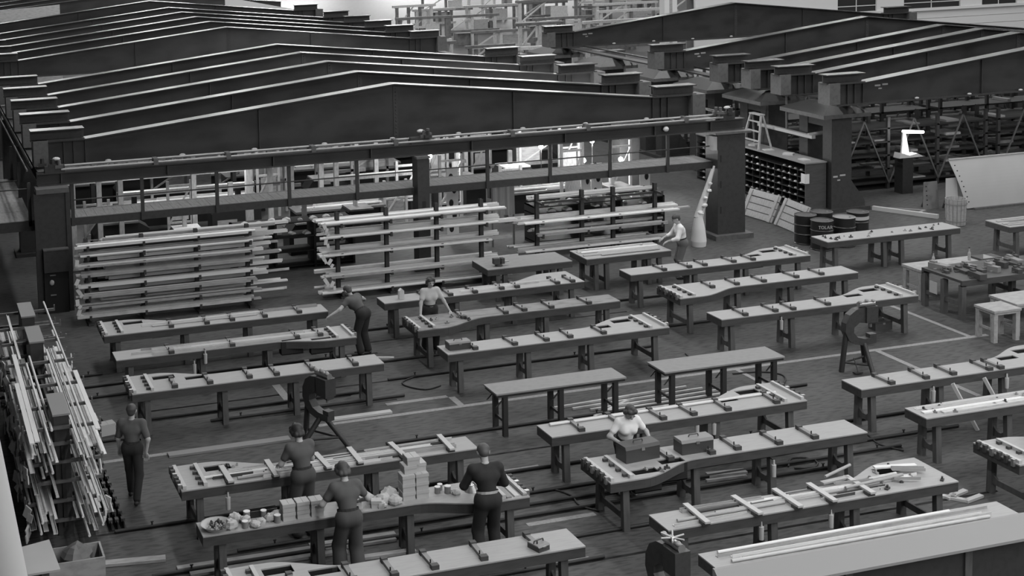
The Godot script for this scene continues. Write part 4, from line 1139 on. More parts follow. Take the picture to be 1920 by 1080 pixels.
	part("apron_plate", G.new().prism(v2([[-0.4, 1.2], [0.55, 1.2], [0.3, 1.32], [0.0, 1.27], [-0.35, 1.38]]), at_z(-0.02), 0.3), M.white, bl)
	part("pedestal", G.new().bb(-0.2, 0.2, 0, 1.2, -0.2, 0.2), M.steel, bl)
	var ol := OmniLight3D.new()
	ol.name = "flood_light"
	ol.light_energy = 1.2
	ol.light_size = 0.2
	ol.omni_range = 60.0
	ol.omni_attenuation = 2.0
	ol.shadow_enabled = true
	ol.position = Vector3(0.3, 1.95, 0.2)
	bl.add_child(ol)
	# bundle wrapped in pale cloth leaning on the stout column
	var lb := thing("wrapped_bundle", "tall bundle of strips wrapped in pale cloth leaning on the stout column", "bundle", Vector3(21.4, 0, -34.85))
	part("skirt", G.new().lathe(Vector3.ZERO, [Vector2(0.2, 0), Vector2(0.22, 0.15), Vector2(0.18, 0.5), Vector2(0.14, 0.7), Vector2(0.08, 1.0)], 14), M.white, lb)
	part("strips", G.new().tube(Vector3(-0.05, 0.8, 0), Vector3(0.62, 2.1, -0.25), 0.1, 0.05, 8).tube(Vector3(0.05, 0.8, 0.04), Vector3(0.66, 2.2, -0.25), 0.06, 0.03, 6), M.paper, lb)
	for i in 5: part("knot", lump(Vector3(0.02 + 0.1 * i + 0.05 * (i % 2), 0.92 + i * 0.2, -0.03 * i + 0.06), 0.085 - 0.008 * i, 40 + i), M.white, lb)

# ---------------------------------------------------------------- C-frame presses
func press(at: Vector3, turn: float, label: String) -> void:
	var t := thing("c_frame_press", label, "press", at, turn)
	part("frame", G.new().prism(v2([[0.37, 1.3], [0.1, 1.33], [-0.12, 1.3], [-0.28, 1.2], [-0.37, 1.03], [-0.38, 0.85], [-0.3, 0.68], [-0.15, 0.57], [0.1, 0.52], [0.37, 0.55], [0.37, 0.66], [0.1, 0.66], [-0.08, 0.71], [-0.18, 0.82], [-0.17, 0.93], [-0.04, 1.02], [0.37, 0.95]]), at_z(-0.08), 0.16), M.press, t)
	part("ram_housing", G.new().bb(0.1, 0.38, 1.0, 1.34, -0.12, 0.12), M.press, t)
	part("ram", G.new().tube(Vector3(0.28, 0.88, 0), Vector3(0.28, 1.0, 0), 0.03, 0.03, 8), M.chrome, t)
	part("anvil", G.new().bb(0.22, 0.38, 0.66, 0.74, -0.07, 0.07), M.press, t)
	part("cylinder", G.new().tube(Vector3(-0.02, 1.38, 0), Vector3(0.36, 1.38, 0), 0.06, 0.06, 10), M.chrome, t)
	for i in 3: part("fitting", G.new().ball(Vector3(0.0 + 0.16 * i, 1.44 + 0.02 * (i % 2), 0.03), Vector3(0.045, 0.04, 0.045), 5, 8), M.bar2, t)
	part("leg", G.new().tube(Vector3(-0.3, 0.9, 0), Vector3(-0.42, 0, 0.0), 0.055, 0.055, 8), M.metal_leg, t)
	part("leg", G.new().tube(Vector3(0.1, 0.55, 0.05), Vector3(0.0, 0, 0.48), 0.05, 0.05, 8), M.metal_leg, t)
	part("leg", G.new().tube(Vector3(0.12, 0.55, -0.05), Vector3(0.42, 0, -0.35), 0.05, 0.05, 8), M.metal_leg, t)
	part("brace", G.new().tube(Vector3(-0.38, 0.2, 0), Vector3(0.03, 0.18, 0.3), 0.025, 0.025, 6), M.metal_leg, t)
	part("brace", G.new().tube(Vector3(0.03, 0.18, 0.3), Vector3(0.32, 0.18, -0.22), 0.025, 0.025, 6), M.metal_leg, t)
	part("brace", G.new().tube(Vector3(-0.38, 0.2, 0), Vector3(0.32, 0.18, -0.22), 0.025, 0.025, 6), M.metal_leg, t)
	part("pedal", G.new().bb(-0.3, -0.12, 0.02, 0.05, 0.2, 0.3).tube(Vector3(-0.2, 0.04, 0.25), Vector3(-0.2, 0.3, 0.1), 0.012, 0.012, 6), M.metal_leg, t)

func build_presses() -> void:
	press(Vector3(18.78, 0, -24.45), 0.0, "larger dark C-frame press on splayed pipe legs standing on the painted line")
	press(Vector3(7.05, 0, -24.45), -1.2, "smaller dark C-frame press on splayed legs behind the dark-haired woman")
	press(Vector3(9.5, 0, -16.3), -1.5, "dark C-frame press half hidden at the end of the strip-laden bench")
	var k := thing("star_knob", "spoked pale star knob standing above the half hidden press", "knob", Vector3(9.45, 0, -16.05))
	part("spindle", G.new().tube(Vector3(0, 1.42, 0), Vector3(0, 1.5, 0), 0.025, 0.02, 8), M.chrome, k)
	var hub := part("hub", G.new().ball(Vector3(0, 1.5, 0), Vector3(0.04, 0.03, 0.04), 6, 8), M.chrome, k)
	for i in 6:
		var a := TAU * i / 6.0
		part("spoke", G.new().tube(Vector3(0, 1.5, 0), Vector3(cos(a) * 0.17, 1.52, sin(a) * 0.17), 0.012, 0.012, 6), M.bar, hub)

# ---------------------------------------------------------------- goods on the benches
func strips(n: int, x0: float, x1: float, z0: float, z1: float, l0: float, l1: float, y: float, label: String, group: String, tilt := 0.02, dark := false) -> void:
	for i in n:
		var ln := rng.randf_range(l0, l1)
		var z := lerpf(z0, z1, (i + 0.5) / n)
		bar(Vector3(rng.randf_range(x0, maxf(x0, x1 - ln)), y, z), ln, rng.randf_range(-tilt, tilt), rng.randi() % 4, [M.bar, M.bar2, M.bar3][rng.randi() % 3] if not dark else M.block, label, group)

func toolbox(at: Vector3, s: Vector3, turn: float, label: String, lid: Material = M.toolbox_top) -> void:
	var t := thing("toolbox", label, "toolbox", at, turn)
	part("body", G.new().bb(-s.x / 2, s.x / 2, 0, s.y * 0.8, -s.z / 2, s.z / 2), M.toolbox, t)
	part("lid", G.new().prism(v2([[-s.z / 2 - 0.006, 0], [s.z / 2 + 0.006, 0], [s.z / 2 - 0.02, s.y * 0.2], [-s.z / 2 + 0.02, s.y * 0.2]]), Transform3D(Basis(Vector3.FORWARD, Vector3.UP, Vector3.RIGHT), Vector3(-s.x / 2 - 0.006, s.y * 0.8, 0)), s.x + 0.012), lid, t)
	part("handle", G.new().path([Vector3(-0.09, s.y, 0), Vector3(-0.08, s.y + 0.035, 0), Vector3(0.08, s.y + 0.035, 0), Vector3(0.09, s.y, 0)], 0.009), M.block, t)
	part("latch", G.new().bb(-0.03, 0.03, s.y * 0.66, s.y * 0.86, s.z / 2, s.z / 2 + 0.012), M.chrome, t)

func carton(at: Vector3, s: Vector3, turn: float, label: String, group: String) -> void:
	var t := thing("carton", label, "carton", at, turn, group)
	part("box", G.new().bb(-s.x / 2 + 0.006, s.x / 2 - 0.006, 0, s.y - 0.04, -s.z / 2 + 0.006, s.z / 2 - 0.006), M.carton, t)
	part("lid", G.new().bb(-s.x / 2, s.x / 2, s.y - 0.05, s.y - 0.004, -s.z / 2, s.z / 2), M.carton, t)
	part("flap", G.new().bb(-s.x / 2 + 0.005, -0.004, s.y - 0.004, s.y, -s.z / 2, s.z / 2), M.paper, t)
	part("flap", G.new().bb(0.004, s.x / 2 - 0.005, s.y - 0.004, s.y, -s.z / 2, s.z / 2), M.paper, t)

func lump(c: Vector3, r: float, sd: int) -> G:
	# a crumpled ball of paper or cloth
	var f := FastNoiseLite.new()
	f.seed = sd
	f.frequency = 5.0 / r * 0.2
	var g := G.new()
	var la := 7
	var lo := 10
	var p := []
	for i in la + 1:
		for j in lo:
			var a := PI * i / la
			var b := TAU * j / lo
			var d := Vector3(sin(a) * cos(b), cos(a), sin(a) * sin(b))
			var q := d * r * (1.0 + 0.45 * f.get_noise_3dv(d * 3.0 * r * 4.0))
			q.y = maxf(q.y * 0.75, -r * 0.5) + r * 0.5
			p.append(c + q)
	for i in la:
		for j in lo:
			var a: Vector3 = p[i * lo + j]
			var b: Vector3 = p[(i + 1) * lo + j]
			var e: Vector3 = p[(i + 1) * lo + (j + 1) % lo]
			var h: Vector3 = p[i * lo + (j + 1) % lo]
			var out := ((a + e) * 0.5 - c - Vector3(0, r * 0.4, 0)).normalized()
			var n1 := (e - a).cross(b - a).normalized()
			if n1.dot(out) < 0: n1 = -n1
			g.tri(a, b, e, n1, n1, n1)
			g.tri(a, e, h, n1, n1, n1)
	return g

func canister(at: Vector3, where: String) -> void:
	var t := thing("air_tool", "pale air tool hanging on a leg of the " + where, "air tool", at, 0.0, "air tools on the " + where)
	part("body", G.new().tube(Vector3(0, -0.14, 0), Vector3(0, 0.06, 0), 0.035, 0.04, 10), M.paper, t)
	part("neck", G.new().tube(Vector3(0, 0.06, 0), Vector3(0, 0.14, 0), 0.018, 0.015, 8), M.bar, t)
	part("hook", G.new().bb(-0.008, 0.008, 0.13, 0.15, -0.12, 0.0), M.block, t)

func build_bench_goods() -> void:
	toolbox(Vector3(11.16, H, -20.02), Vector3(0.64, 0.27, 0.3), 0.08, "plain dark toolbox directly before the woman in white", M.toolbox)
	toolbox(Vector3(12.16, H, -19.98), Vector3(0.58, 0.24, 0.27), 0.0, "dark toolbox with a pale lid on the curved toolbox bench")
	toolbox(Vector3(10.6, H, -26.35), Vector3(0.46, 0.16, 0.26), 0.0, "low grey box on the narrow end of the grey box bench")
	toolbox(Vector3(17.55, H, -18.15), Vector3(0.75, 0.26, 0.3), 0.9, "long black toolbox on the bench beside the wooden scraps", M.drum)
	toolbox(Vector3(21.0, 0, -26.6), Vector3(0.45, 0.2, 0.25), 0.0, "small dark box on the floor beneath the bench behind the larger press", M.black)
	toolbox(Vector3(8.25, H, -17.62), Vector3(0.2, 0.09, 0.24), 0.3, "small lidded box beside a stop block next to the carton bench")
	# cartons on the carton bench
	for q in [[7.1, 0.0, -19.85, 0], [7.32, 0.0, -19.85, 0], [7.1, 0.13, -19.85, 0], [7.32, 0.13, -19.85, 0], [7.1, 0.26, -19.85, 0], [7.32, 0.26, -19.85, 0], [7.15, 0.39, -19.9, 0], [7.32, 0.39, -19.95, 0], [7.2, 0.52, -19.9, 0]]:
		carton(Vector3(q[0], H + q[1], q[2]), Vector3(0.21, 0.13, 0.22), 0.0, "small pale carton in the tall stack beside the man in black", "cartons in the tall stack")
	for q in [[5.18, 0.0], [5.4, 0.0], [5.62, 0.0], [5.18, 0.13], [5.4, 0.13], [5.62, 0.12]]:
		carton(Vector3(q[0], H + q[1], -19.78), Vector3(0.2, 0.125, 0.2), 0.0, "small pale carton in the low row before the grey-shirted woman", "cartons in the low row")
	for q in [[6.25, -19.75, 0.4], [6.42, -19.85, 0.2], [6.55, -19.7, -0.3]]:
		carton(Vector3(q[0], H, q[1]), Vector3(0.16, 0.12, 0.14), q[2], "loose open carton lying between the two carton stacks", "loose cartons")
	var k := 0
	for q in [[4.3, -19.75, 0.11], [4.55, -19.85, 0.09], [4.75, -19.72, 0.08], [4.92, -19.8, 0.09], [6.7, -19.8, 0.12], [6.85, -19.7, 0.11], [6.85, -19.95, 0.13], [5.05, -19.9, 0.08], [4.42, -19.95, 0.1], [6.08, -19.95, 0.08], [5.72, -19.95, 0.09], [6.5, -19.98, 0.1], [7.85, -19.72, 0.07], [4.65, -19.66, 0.08], [6.62, -19.66, 0.08]]:
		single("paper_wad", lump(Vector3.ZERO, q[2], 20 + k), M.paper, "crumpled pale wrapping paper lying among the cartons", "paper", Vector3(q[0], H, q[1]), 0.0, "wrapping paper on the carton bench")
		k += 1
	for q in [[4.6, -19.98, 0.05], [4.85, -19.95, 0.045], [5.0, -19.7, 0.05], [7.6, -19.85, 0.045], [7.75, -19.8, 0.05], [4.5, -19.68, 0.045], [7.68, -19.95, 0.04]]:
		var j := thing("tin", "small tin standing among the clutter on the carton bench", "tin", Vector3(q[0], H, q[1]), 0.0, "tins on the carton bench")
		part("can", G.new().tube(Vector3.ZERO, Vector3(0, q[2] * 2.2, 0), q[2], q[2], 12), M.cross, j)
		part("lid", G.new().tube(Vector3(0, q[2] * 2.2, 0), Vector3(0, q[2] * 2.2 + 0.008, 0), q[2] * 1.05, q[2] * 1.05, 12), M.bar3, j)
	var tr := thing("dark_tray", "long dark open tray behind the wrapping paper on the carton bench", "tray", Vector3(4.85, H, -20.02))
	part("base", G.new().bb(-0.22, 0.22, 0, 0.015, -0.06, 0.06), M.drum, tr)
	for z in [-0.06, 0.05]: part("side", G.new().bb(-0.22, 0.22, 0.015, 0.1, z, z + 0.01), M.drum, tr)
	var bk := thing("basket", "round shallow basket of dark fittings on the carton bench corner", "basket", Vector3(4.1, H, -19.82))
	part("bowl", G.new().lathe(Vector3.ZERO, [Vector2(0, 0), Vector2(0.17, 0), Vector2(0.23, 0.07), Vector2(0.24, 0.075), Vector2(0.22, 0.065), Vector2(0.16, 0.015), Vector2(0, 0.015)], 18), M.paper, bk)
	for i in 12:
		var a := i * 2.4
		single("dark_fitting", G.new().bb(-0.03, 0.03, 0, 0.04, -0.02, 0.02).bb(-0.01, 0.01, 0.04, 0.065, -0.01, 0.01), M.block if i % 3 else M.bar2, "dark fitting lying in the shallow basket", "fitting", Vector3(4.1 + cos(a) * 0.09 * sqrt(i / 4.0), H + 0.016, -19.82 + sin(a) * 0.09 * sqrt(i / 4.0)), a, "fittings in the basket")
	# slats and bars on the wide end of the carton bench
	for i in 5:
		bar(Vector3(8.3 + i * 0.13, H, -19.3), 0.72, PI / 2, 2, M.crosslight if i % 2 else M.cross, "short bar laid across the wide end of the carton bench", "bars across the carton bench", 0.9)
	single("lamp_reflector", G.new().lathe(Vector3.ZERO, [Vector2(0.0, 0.1), Vector2(0.05, 0.1), Vector2(0.11, 0.0), Vector2(0.1, 0.0), Vector2(0.04, 0.09)], 14), M.chrome, "shiny metal cone resting by the man in black's arm", "reflector", Vector3(8.12, H, -19.75))
	# strips
	strips(7, 3.87, 8.6, -28.18, -28.62, 2.0, 4.6, H, "long pale tube lying along the tube-laden bench", "tubes on the tube-laden bench", 0.015)
	strips(16, 4.3, 8.9, -21.36, -21.82, 0.8, 3.2, H, "pale angle strip lying along the strip-strewn bench", "strips on the strip-strewn bench", 0.02)
	strips(7, 4.3, 8.9, -21.4, -21.8, 0.5, 1.6, H, "dark angle strip among the pale ones on the strip-strewn bench", "dark strips on the strip-strewn bench", 0.02, true)
	strips(5, 10.4, 15.0, -17.6, -17.98, 0.3, 0.9, H, "dark short strip among the pale ones by the partition", "dark strips by the partition", 0.03, true)
	strips(9, 10.3, 15.1, -17.58, -18.0, 1.2, 3.4, H, "pale strip lying along the strip-laden bench by the partition", "strips on the bench by the partition", 0.03)
	strips(8, 13.2, 15.2, -17.7, -18.3, 0.4, 1.2, H + 0.05, "short strip tossed on the wide end of the strip-laden bench", "short strips by the partition", 0.4)
	strips(5, 10.3, 15.2, -16.3, -16.66, 3.5, 4.8, H, "long pale tube lying on the narrow bench behind the partition", "tubes behind the partition", 0.01)
	strips(2, 10.3, 15.0, -21.75, -21.88, 4.2, 4.6, H, "long pale strip along the bench behind the woman in white", "strips behind the woman in white", 0.005)
	strips(4, 16.7, 20.6, -19.9, -20.32, 3.0, 3.9, H, "long dark-edged slat lying along the slatted bench", "slats on the slatted bench", 0.0)
	strips(3, 10.3, 15.2, -30.05, -30.4, 0.8, 2.0, H, "pale strip on the bench behind the pale blouse woman", "strips behind the pale blouse woman", 0.03)
	strips(3, 3.9, 8.8, -30.1, -30.4, 1.5, 3.0, H, "pale strip on the bench beside the low rack", "strips on the bench beside the low rack", 0.02)
	strips(6, 16.35, 18.6, -31.85, -32.6, 1.6, 2.2, H, "pale board strip on the short planked bench", "boards on the short planked bench", 0.01)
	strips(5, 28.2, 32, -30.6, -31.3, 2.0, 3.5, H, "pale board lying on the dark bench beyond the tub", "boards beyond the tub", 0.01)
	# scattered small fittings
	for q in [[22.9, 26.8, -31.5, -31.05, 22, "plain bench by the drums"], [10.5, 11.6, -28.5, -27.9, 14, "pale blouse woman's bench"], [16.8, 20.4, -20.3, -19.9, 16, "slatted bench"], [13.6, 15.1, -18.4, -17.6, 10, "strip-laden bench by the partition"], [4.2, 5.4, -22.1, -21.5, 8, "strip-strewn bench"], [11.0, 11.7, -19.6, -19.35, 5, "toolbox bench"]]:
		for i in q[4]:
			var s := rng.randf_range(0.6, 1.3)
			single("small_fitting", G.new().bb(-0.04 * s, 0.04 * s, 0, 0.025, -0.02 * s, 0.02 * s).bb(-0.015, 0.015, 0.025, 0.055 * s, -0.012, 0.012), [M.block, M.block, M.cross, M.bar2][i % 4], "small metal fitting scattered on the " + q[5], "fitting", Vector3(rng.randf_range(q[0], q[1]), H, rng.randf_range(q[2], q[3])), rng.randf_range(0, TAU), "fittings on the " + q[5])
	# air tools hung on legs
	for q in [[11.79, 0.6, -17.52, "strip-laden bench by the partition"], [12.99, 0.6, -17.52, "strip-laden bench by the partition"], [13.44, 0.5, -19.62, "toolbox bench"], [13.06, 0.62, -21.34, "bench behind the woman in white"], [13.4, 0.6, -21.34, "bench behind the woman in white"], [4.6, 0.6, -21.26, "strip-strewn bench"], [5.47, 0.52, -28.1, "tube-laden bench"], [18.08, 0.58, -21.4, "bench with leaning sticks"], [19.74, 0.62, -21.4, "bench with leaning sticks"], [18.02, 0.62, -26.04, "bench behind the larger press"], [5.7, 0.72, -28.08, "tube-laden bench"]]:
		canister(Vector3(q[0], q[1], q[2]), q[3])
	# vise and an open box
	var vs := thing("vise", "dark bench vise bolted to the short bench by the tall rack", "vise", Vector3(14.0, H, -32.0))
	part("base", G.new().tube(Vector3.ZERO, Vector3(0, 0.06, 0), 0.1, 0.08, 10), M.block, vs)
	part("jaw", G.new().bb(-0.14, 0.02, 0.06, 0.2, -0.07, 0.07), M.block, vs)
	part("jaw", G.new().bb(0.05, 0.14, 0.06, 0.2, -0.07, 0.07), M.block, vs)
	part("screw", G.new().tube(Vector3(0.1, 0.1, 0), Vector3(0.28, 0.1, 0), 0.02, 0.02, 8), M.chrome, vs)
	var ob := thing("open_box", "white open folder box on the far end of the unpainted table", "box", Vector3(25.5, 0.76, -28.4))
	part("tray", G.new().bb(-0.3, 0.3, 0, 0.05, -0.2, 0.2), M.block, ob)
	part("lid", G.new().prism(v2([[-0.22, 0], [0.28, 0.0], [-0.22, 0.16]]), at_z(0.15), 0.02), M.white, ob)
	for q in [[23.9, -28.35], [25.0, -28.4]]:
		var pp := thing("bottle", "slim pale bottle standing on the unpainted wooden table", "bottle", Vector3(q[0], 0.76, q[1]), 0.0, "bottles on the unpainted table")
		part("glass", G.new().lathe(Vector3.ZERO, [Vector2(0, 0), Vector2(0.035, 0), Vector2(0.035, 0.18), Vector2(0.015, 0.24), Vector2(0.015, 0.3), Vector2(0, 0.3)], 10), M.bar2, pp)
		part("cap", G.new().tube(Vector3(0, 0.3, 0), Vector3(0, 0.33, 0), 0.018, 0.018, 8), M.block, pp)
	var cup := thing("carton_cup", "tall white carton standing on the bench behind the pale blouse woman", "carton", Vector3(10.75, H, -30.15))
	part("box", G.new().bb(-0.06, 0.06, 0, 0.2, -0.05, 0.05), M.white, cup)
	part("gable", G.new().prism(v2([[-0.06, 0], [0.06, 0], [0, 0.05]]), Transform3D(Basis(), Vector3(0, 0.2, -0.05)), 0.1), M.white, cup)
	# partition before the tube bench
	var p := thing("partition", "low dark partition with a broad pale top rail before the tube bench", "partition", Vector3(0, 0, -15.95))
	part("top_rail", G.new().prism(v2([[0.06, 0.98], [-0.2, 0.76], [-0.2, 0.72], [0.04, 0.72], [0.1, 0.76], [0.1, 0.98]]), Transform3D(Basis(Vector3.FORWARD, Vector3.UP, Vector3.RIGHT), Vector3(10.05, 0, 0)), 12.0), M.rail, p)
	for i in 6:
		part("panel", G.new().bb(10.17 + i * 1.98, 10.07 + (i + 1) * 1.98, 0.05, 0.72, -0.02, 0.02), M.steel, p)
		part("post", G.new().bb(10.05 + i * 1.98, 10.17 + i * 1.98, 0, 0.72, -0.05, 0.05), M.leg, p)

func floor_plank(a: Vector3, b: Vector3, w: float, label: String, m: Material, group := "") -> void:
	var o := single("loose_plank", G.new().beam(Vector3(0, 0.02, 0), b - a + Vector3(0, 0.02, 0), w, 0.04), m, label, "plank", a, 0.0, group)

func build_floor_goods() -> void:
	var g := "planks lying on the floor"
	floor_plank(Vector3(7.55, 0, -25.55), Vector3(8.85, 0, -25.55), 0.14, "short pale plank lying on the floor beside the smaller press", M.crosslight)
	floor_plank(Vector3(4.3, 0, -24.9), Vector3(6.6, 0, -24.9), 0.2, "long worn plank on the floor between the clear bench and the strip-strewn bench", M.cross)
	for q in [[3.6, -20.45, 5.9], [3.75, -20.2, 6.2], [5.7, -20.5, 7.1], [5.9, -20.33, 7.05], [6.2, -19.85, 7.2]]:
		floor_plank(Vector3(q[0], 0, q[1]), Vector3(q[2], 0, q[1] + 0.05), 0.11, "pale plank lying on the floor under the carton bench", M.pale_wood, "planks under the carton bench")
	for i in 5:
		floor_plank(Vector3(11.9 + i * 0.3, 0, -24.6 + i * 0.17), Vector3(14.9 + i * 0.25, 0, -24.75 + i * 0.2), 0.05, "long thin pale strip on the floor under the plain tables", M.bar, "strips under the plain tables")
	floor_plank(Vector3(12.4, 0, -23.9), Vector3(13.5, 0, -24.5), 0.06, "thin pale strip lying askew under the plain tables", M.bar)
	for i in 3:
		floor_plank(Vector3(11.3 + i * 0.1, 0, -25.95 + i * 0.12), Vector3(13.1, 0, -25.95 + i * 0.12), 0.08, "dark bar stacked on the floor under the grey box bench", M.block, "dark bars under the grey box bench")
	floor_plank(Vector3(12.5, 0, -16.95), Vector3(13.1, 0, -17.35), 0.16, "short pale board lying under the strip-laden bench by the partition", M.pale_wood)
	for q in [[12.9, -20.75, 13.6, -20.68, 0.16], [12.75, -20.55, 13.5, -20.5, 0.06]]:
		floor_plank(Vector3(q[0], 0, q[1]), Vector3(q[2], 0, q[3]), q[4], "pale offcut lying on the floor under the toolbox bench", M.pale_wood, "offcuts under the toolbox bench")
	for q in [[16.0, -18.6, 16.5, -18.75], [15.95, -18.75, 16.25, -18.4], [16.2, -18.4, 16.6, -18.5], [16.3, -18.85, 16.1, -18.55]]:
		floor_plank(Vector3(q[0], 0, q[1]), Vector3(q[2], 0, q[3]), 0.09, "wooden scrap in the crossed heap by the black toolbox bench", M.crosslight, "crossed wooden scraps")
	# sticks leaning on the bench
	for q in [[18.6, -21.2], [19.35, -21.25], [18.9, -19.6]]:
		single("leaning_stick", G.new().beam(Vector3(0, 0, 0.35), Vector3(-0.25, 0.8, -0.02), 0.05, 0.06), M.crosslight, "pale stick leaning against a bench beside the larger press", "stick", Vector3(q[0], 0, q[1]), 0.0, "leaning sticks")
	floor_plank(Vector3(9.3, 0, -28.9), Vector3(10.0, 0, -28.6), 0.08, "pale stick lying between the tube-laden bench and the pale blouse woman", M.crosslight)
	# hoses
	for q in [
		[[16.0, -26.6], [15.95, -26.2], [16.1, -25.9], [16.5, -25.6], [16.9, -25.5]],
		[[10.0, -27.3], [9.6, -27.0], [9.9, -26.5], [10.3, -26.6]],
		[[16.5, -24.0], [16.9, -24.3], [17.1, -24.7], [16.8, -25.0], [16.2, -25.1]],
		[[14.4, -20.6], [14.7, -20.9], [15.0, -20.7], [14.8, -20.4], [14.45, -20.5]],
		[[12.8, -17.3], [12.5, -17.1], [12.3, -17.4], [12.7, -17.7], [13.0, -17.5]],
		[[3.4, -27.2], [3.5, -26.7], [3.7, -26.4], [3.6, -26.1]],
		[[10.2, -21.1], [10.35, -20.8], [10.3, -20.4], [10.5, -20.1]],
		[[16.4, -21.9], [16.6, -21.4], [16.5, -20.9], [16.7, -20.5]]]:
		var cv := Curve3D.new()
		for i in q.size():
			var a := Vector3(q[maxi(i - 1, 0)][0], 0, q[maxi(i - 1, 0)][1])
			var b := Vector3(q[mini(i + 1, q.size() - 1)][0], 0, q[mini(i + 1, q.size() - 1)][1])
			var d := (b - a) * 0.2
			cv.add_point(Vector3(q[i][0], 0.018, q[i][1]), -d, d)
		single("air_hose", G.new().path(baked(cv), 0.016), M.hose, "dark rubber air hose curling over the floor between the benches", "hose", Vector3.ZERO, 0.0, "air hoses on the floor")
	# thin dark air pipes laid along the floor, with upright valves
	for q in [[-17.1, 9.0, 16.3], [-18.62, 4.2, 9.8], [-19.38, 3.4, 16.6], [-20.32, 3.2, 15.3], [-20.7, 4.6, 16.8], [-21.12, 9.2, 18.4], [-22.03, 2.9, 20.6], [-24.0, 8.2, 17.2], [-25.98, 2.9, 3.8], [-26.3, 5.4, 9.4], [-26.8, 3.4, 8.6], [-27.3, 9.4, 15.6], [-28.45, 2.9, 21.6], [-29.13, 0.6, 9.6], [-29.86, 2.9, 3.8], [-30.75, 10.0, 22.4]]:
		var ap := thing("air_pipe", "thin dark air pipe laid straight along the floor under the benches", "pipe", Vector3(0, 0, q[0]), 0.0, "air pipes on the floor")
		part("pipe", G.new().tube(Vector3(q[1], 0.03, 0), Vector3(q[2], 0.03, 0), 0.03, 0.03, 8), M.hose, ap)
		var vx: float = q[1] + 0.6
		while vx < q[2]:
			part("valve", G.new().tube(Vector3(vx, 0.03, 0), Vector3(vx, 0.1, 0), 0.015, 0.015, 6).bb(vx - 0.025, vx + 0.025, 0.1, 0.115, -0.012, 0.012), M.hose, ap)
			vx += 3.7
	# small things near the stock rack
	carton(Vector3(3.4, 0, -26.4), Vector3(0.3, 0.22, 0.22), 0.2, "single pale carton on the floor beside the stock rack", "")
	var bx := thing("crate", "rough pale crate with folded cloth at the end of the stock rack", "crate", Vector3(2.15, 0, -20.9))
	part("side", G.new().bb(-0.45, 0.4, 0, 0.3, 0.25, 0.28), M.pale_wood, bx)
	part("side", G.new().bb(-0.45, 0.4, 0, 0.3, -0.28, -0.25), M.pale_wood, bx)
	part("end", G.new().bb(-0.45, -0.42, 0, 0.3, -0.25, 0.25), M.pale_wood, bx)
	part("end", G.new().bb(0.37, 0.4, 0, 0.3, -0.25, 0.25), M.pale_wood, bx)
	part("cloth", lump(Vector3(0, 0.12, 0), 0.25, 77), M.jigmid, bx)
	floor_plank(Vector3(2.5, 0, -21.0), Vector3(3.5, 0, -20.85), 0.16, "splintered pale plank at the end of the stock rack", M.pale_wood)
	var bd := thing("sloping_board", "broad pale board on trestle legs at the near end of the stock rack", "board", Vector3(1.3, 0, -19.9))
	part("board", G.new().prism(v2([[-0.9, -0.7], [0.45, -0.7], [0.4, 0.3], [-0.9, -0.05]]), Transform3D(Basis(Vector3.RIGHT, Vector3.FORWARD, Vector3.UP), Vector3(0, 0.86, 0)), 0.03), M.sheet, bd)
	for x in [-0.7, 0.3]: part("leg", G.new().bb(x - 0.04, x + 0.04, 0, 0.86, 0.1, 0.18), M.leg, bd)
	part("leg", G.new().bb(0.2, 0.28, 0, 0.86, 0.55, 0.63), M.leg, bd)
	# pale pole close to the camera
	var po := thing("roof_strut", "smooth pale slanting strut rising from the floor to the roof", "strut", Vector3(0, 0, -9.0))
	part("shaft", G.new().tube(Vector3(1.2, 0.04, 0), Vector3(-0.93, 14.95, 0.0), 0.22, 0.22, 24), M.sheet, po)
	part("foot", G.new().tube(Vector3(1.2, 0, 0), Vector3(1.2, 0.05, 0), 0.4, 0.4, 16), M.steel, po)

func baked(cv: Curve3D) -> Array:
	var out := []
	var n := maxi(8, int(cv.get_baked_length() / 0.08))
	for i in n + 1:
		out.append(cv.sample_baked(cv.get_baked_length() * i / n))
	return out

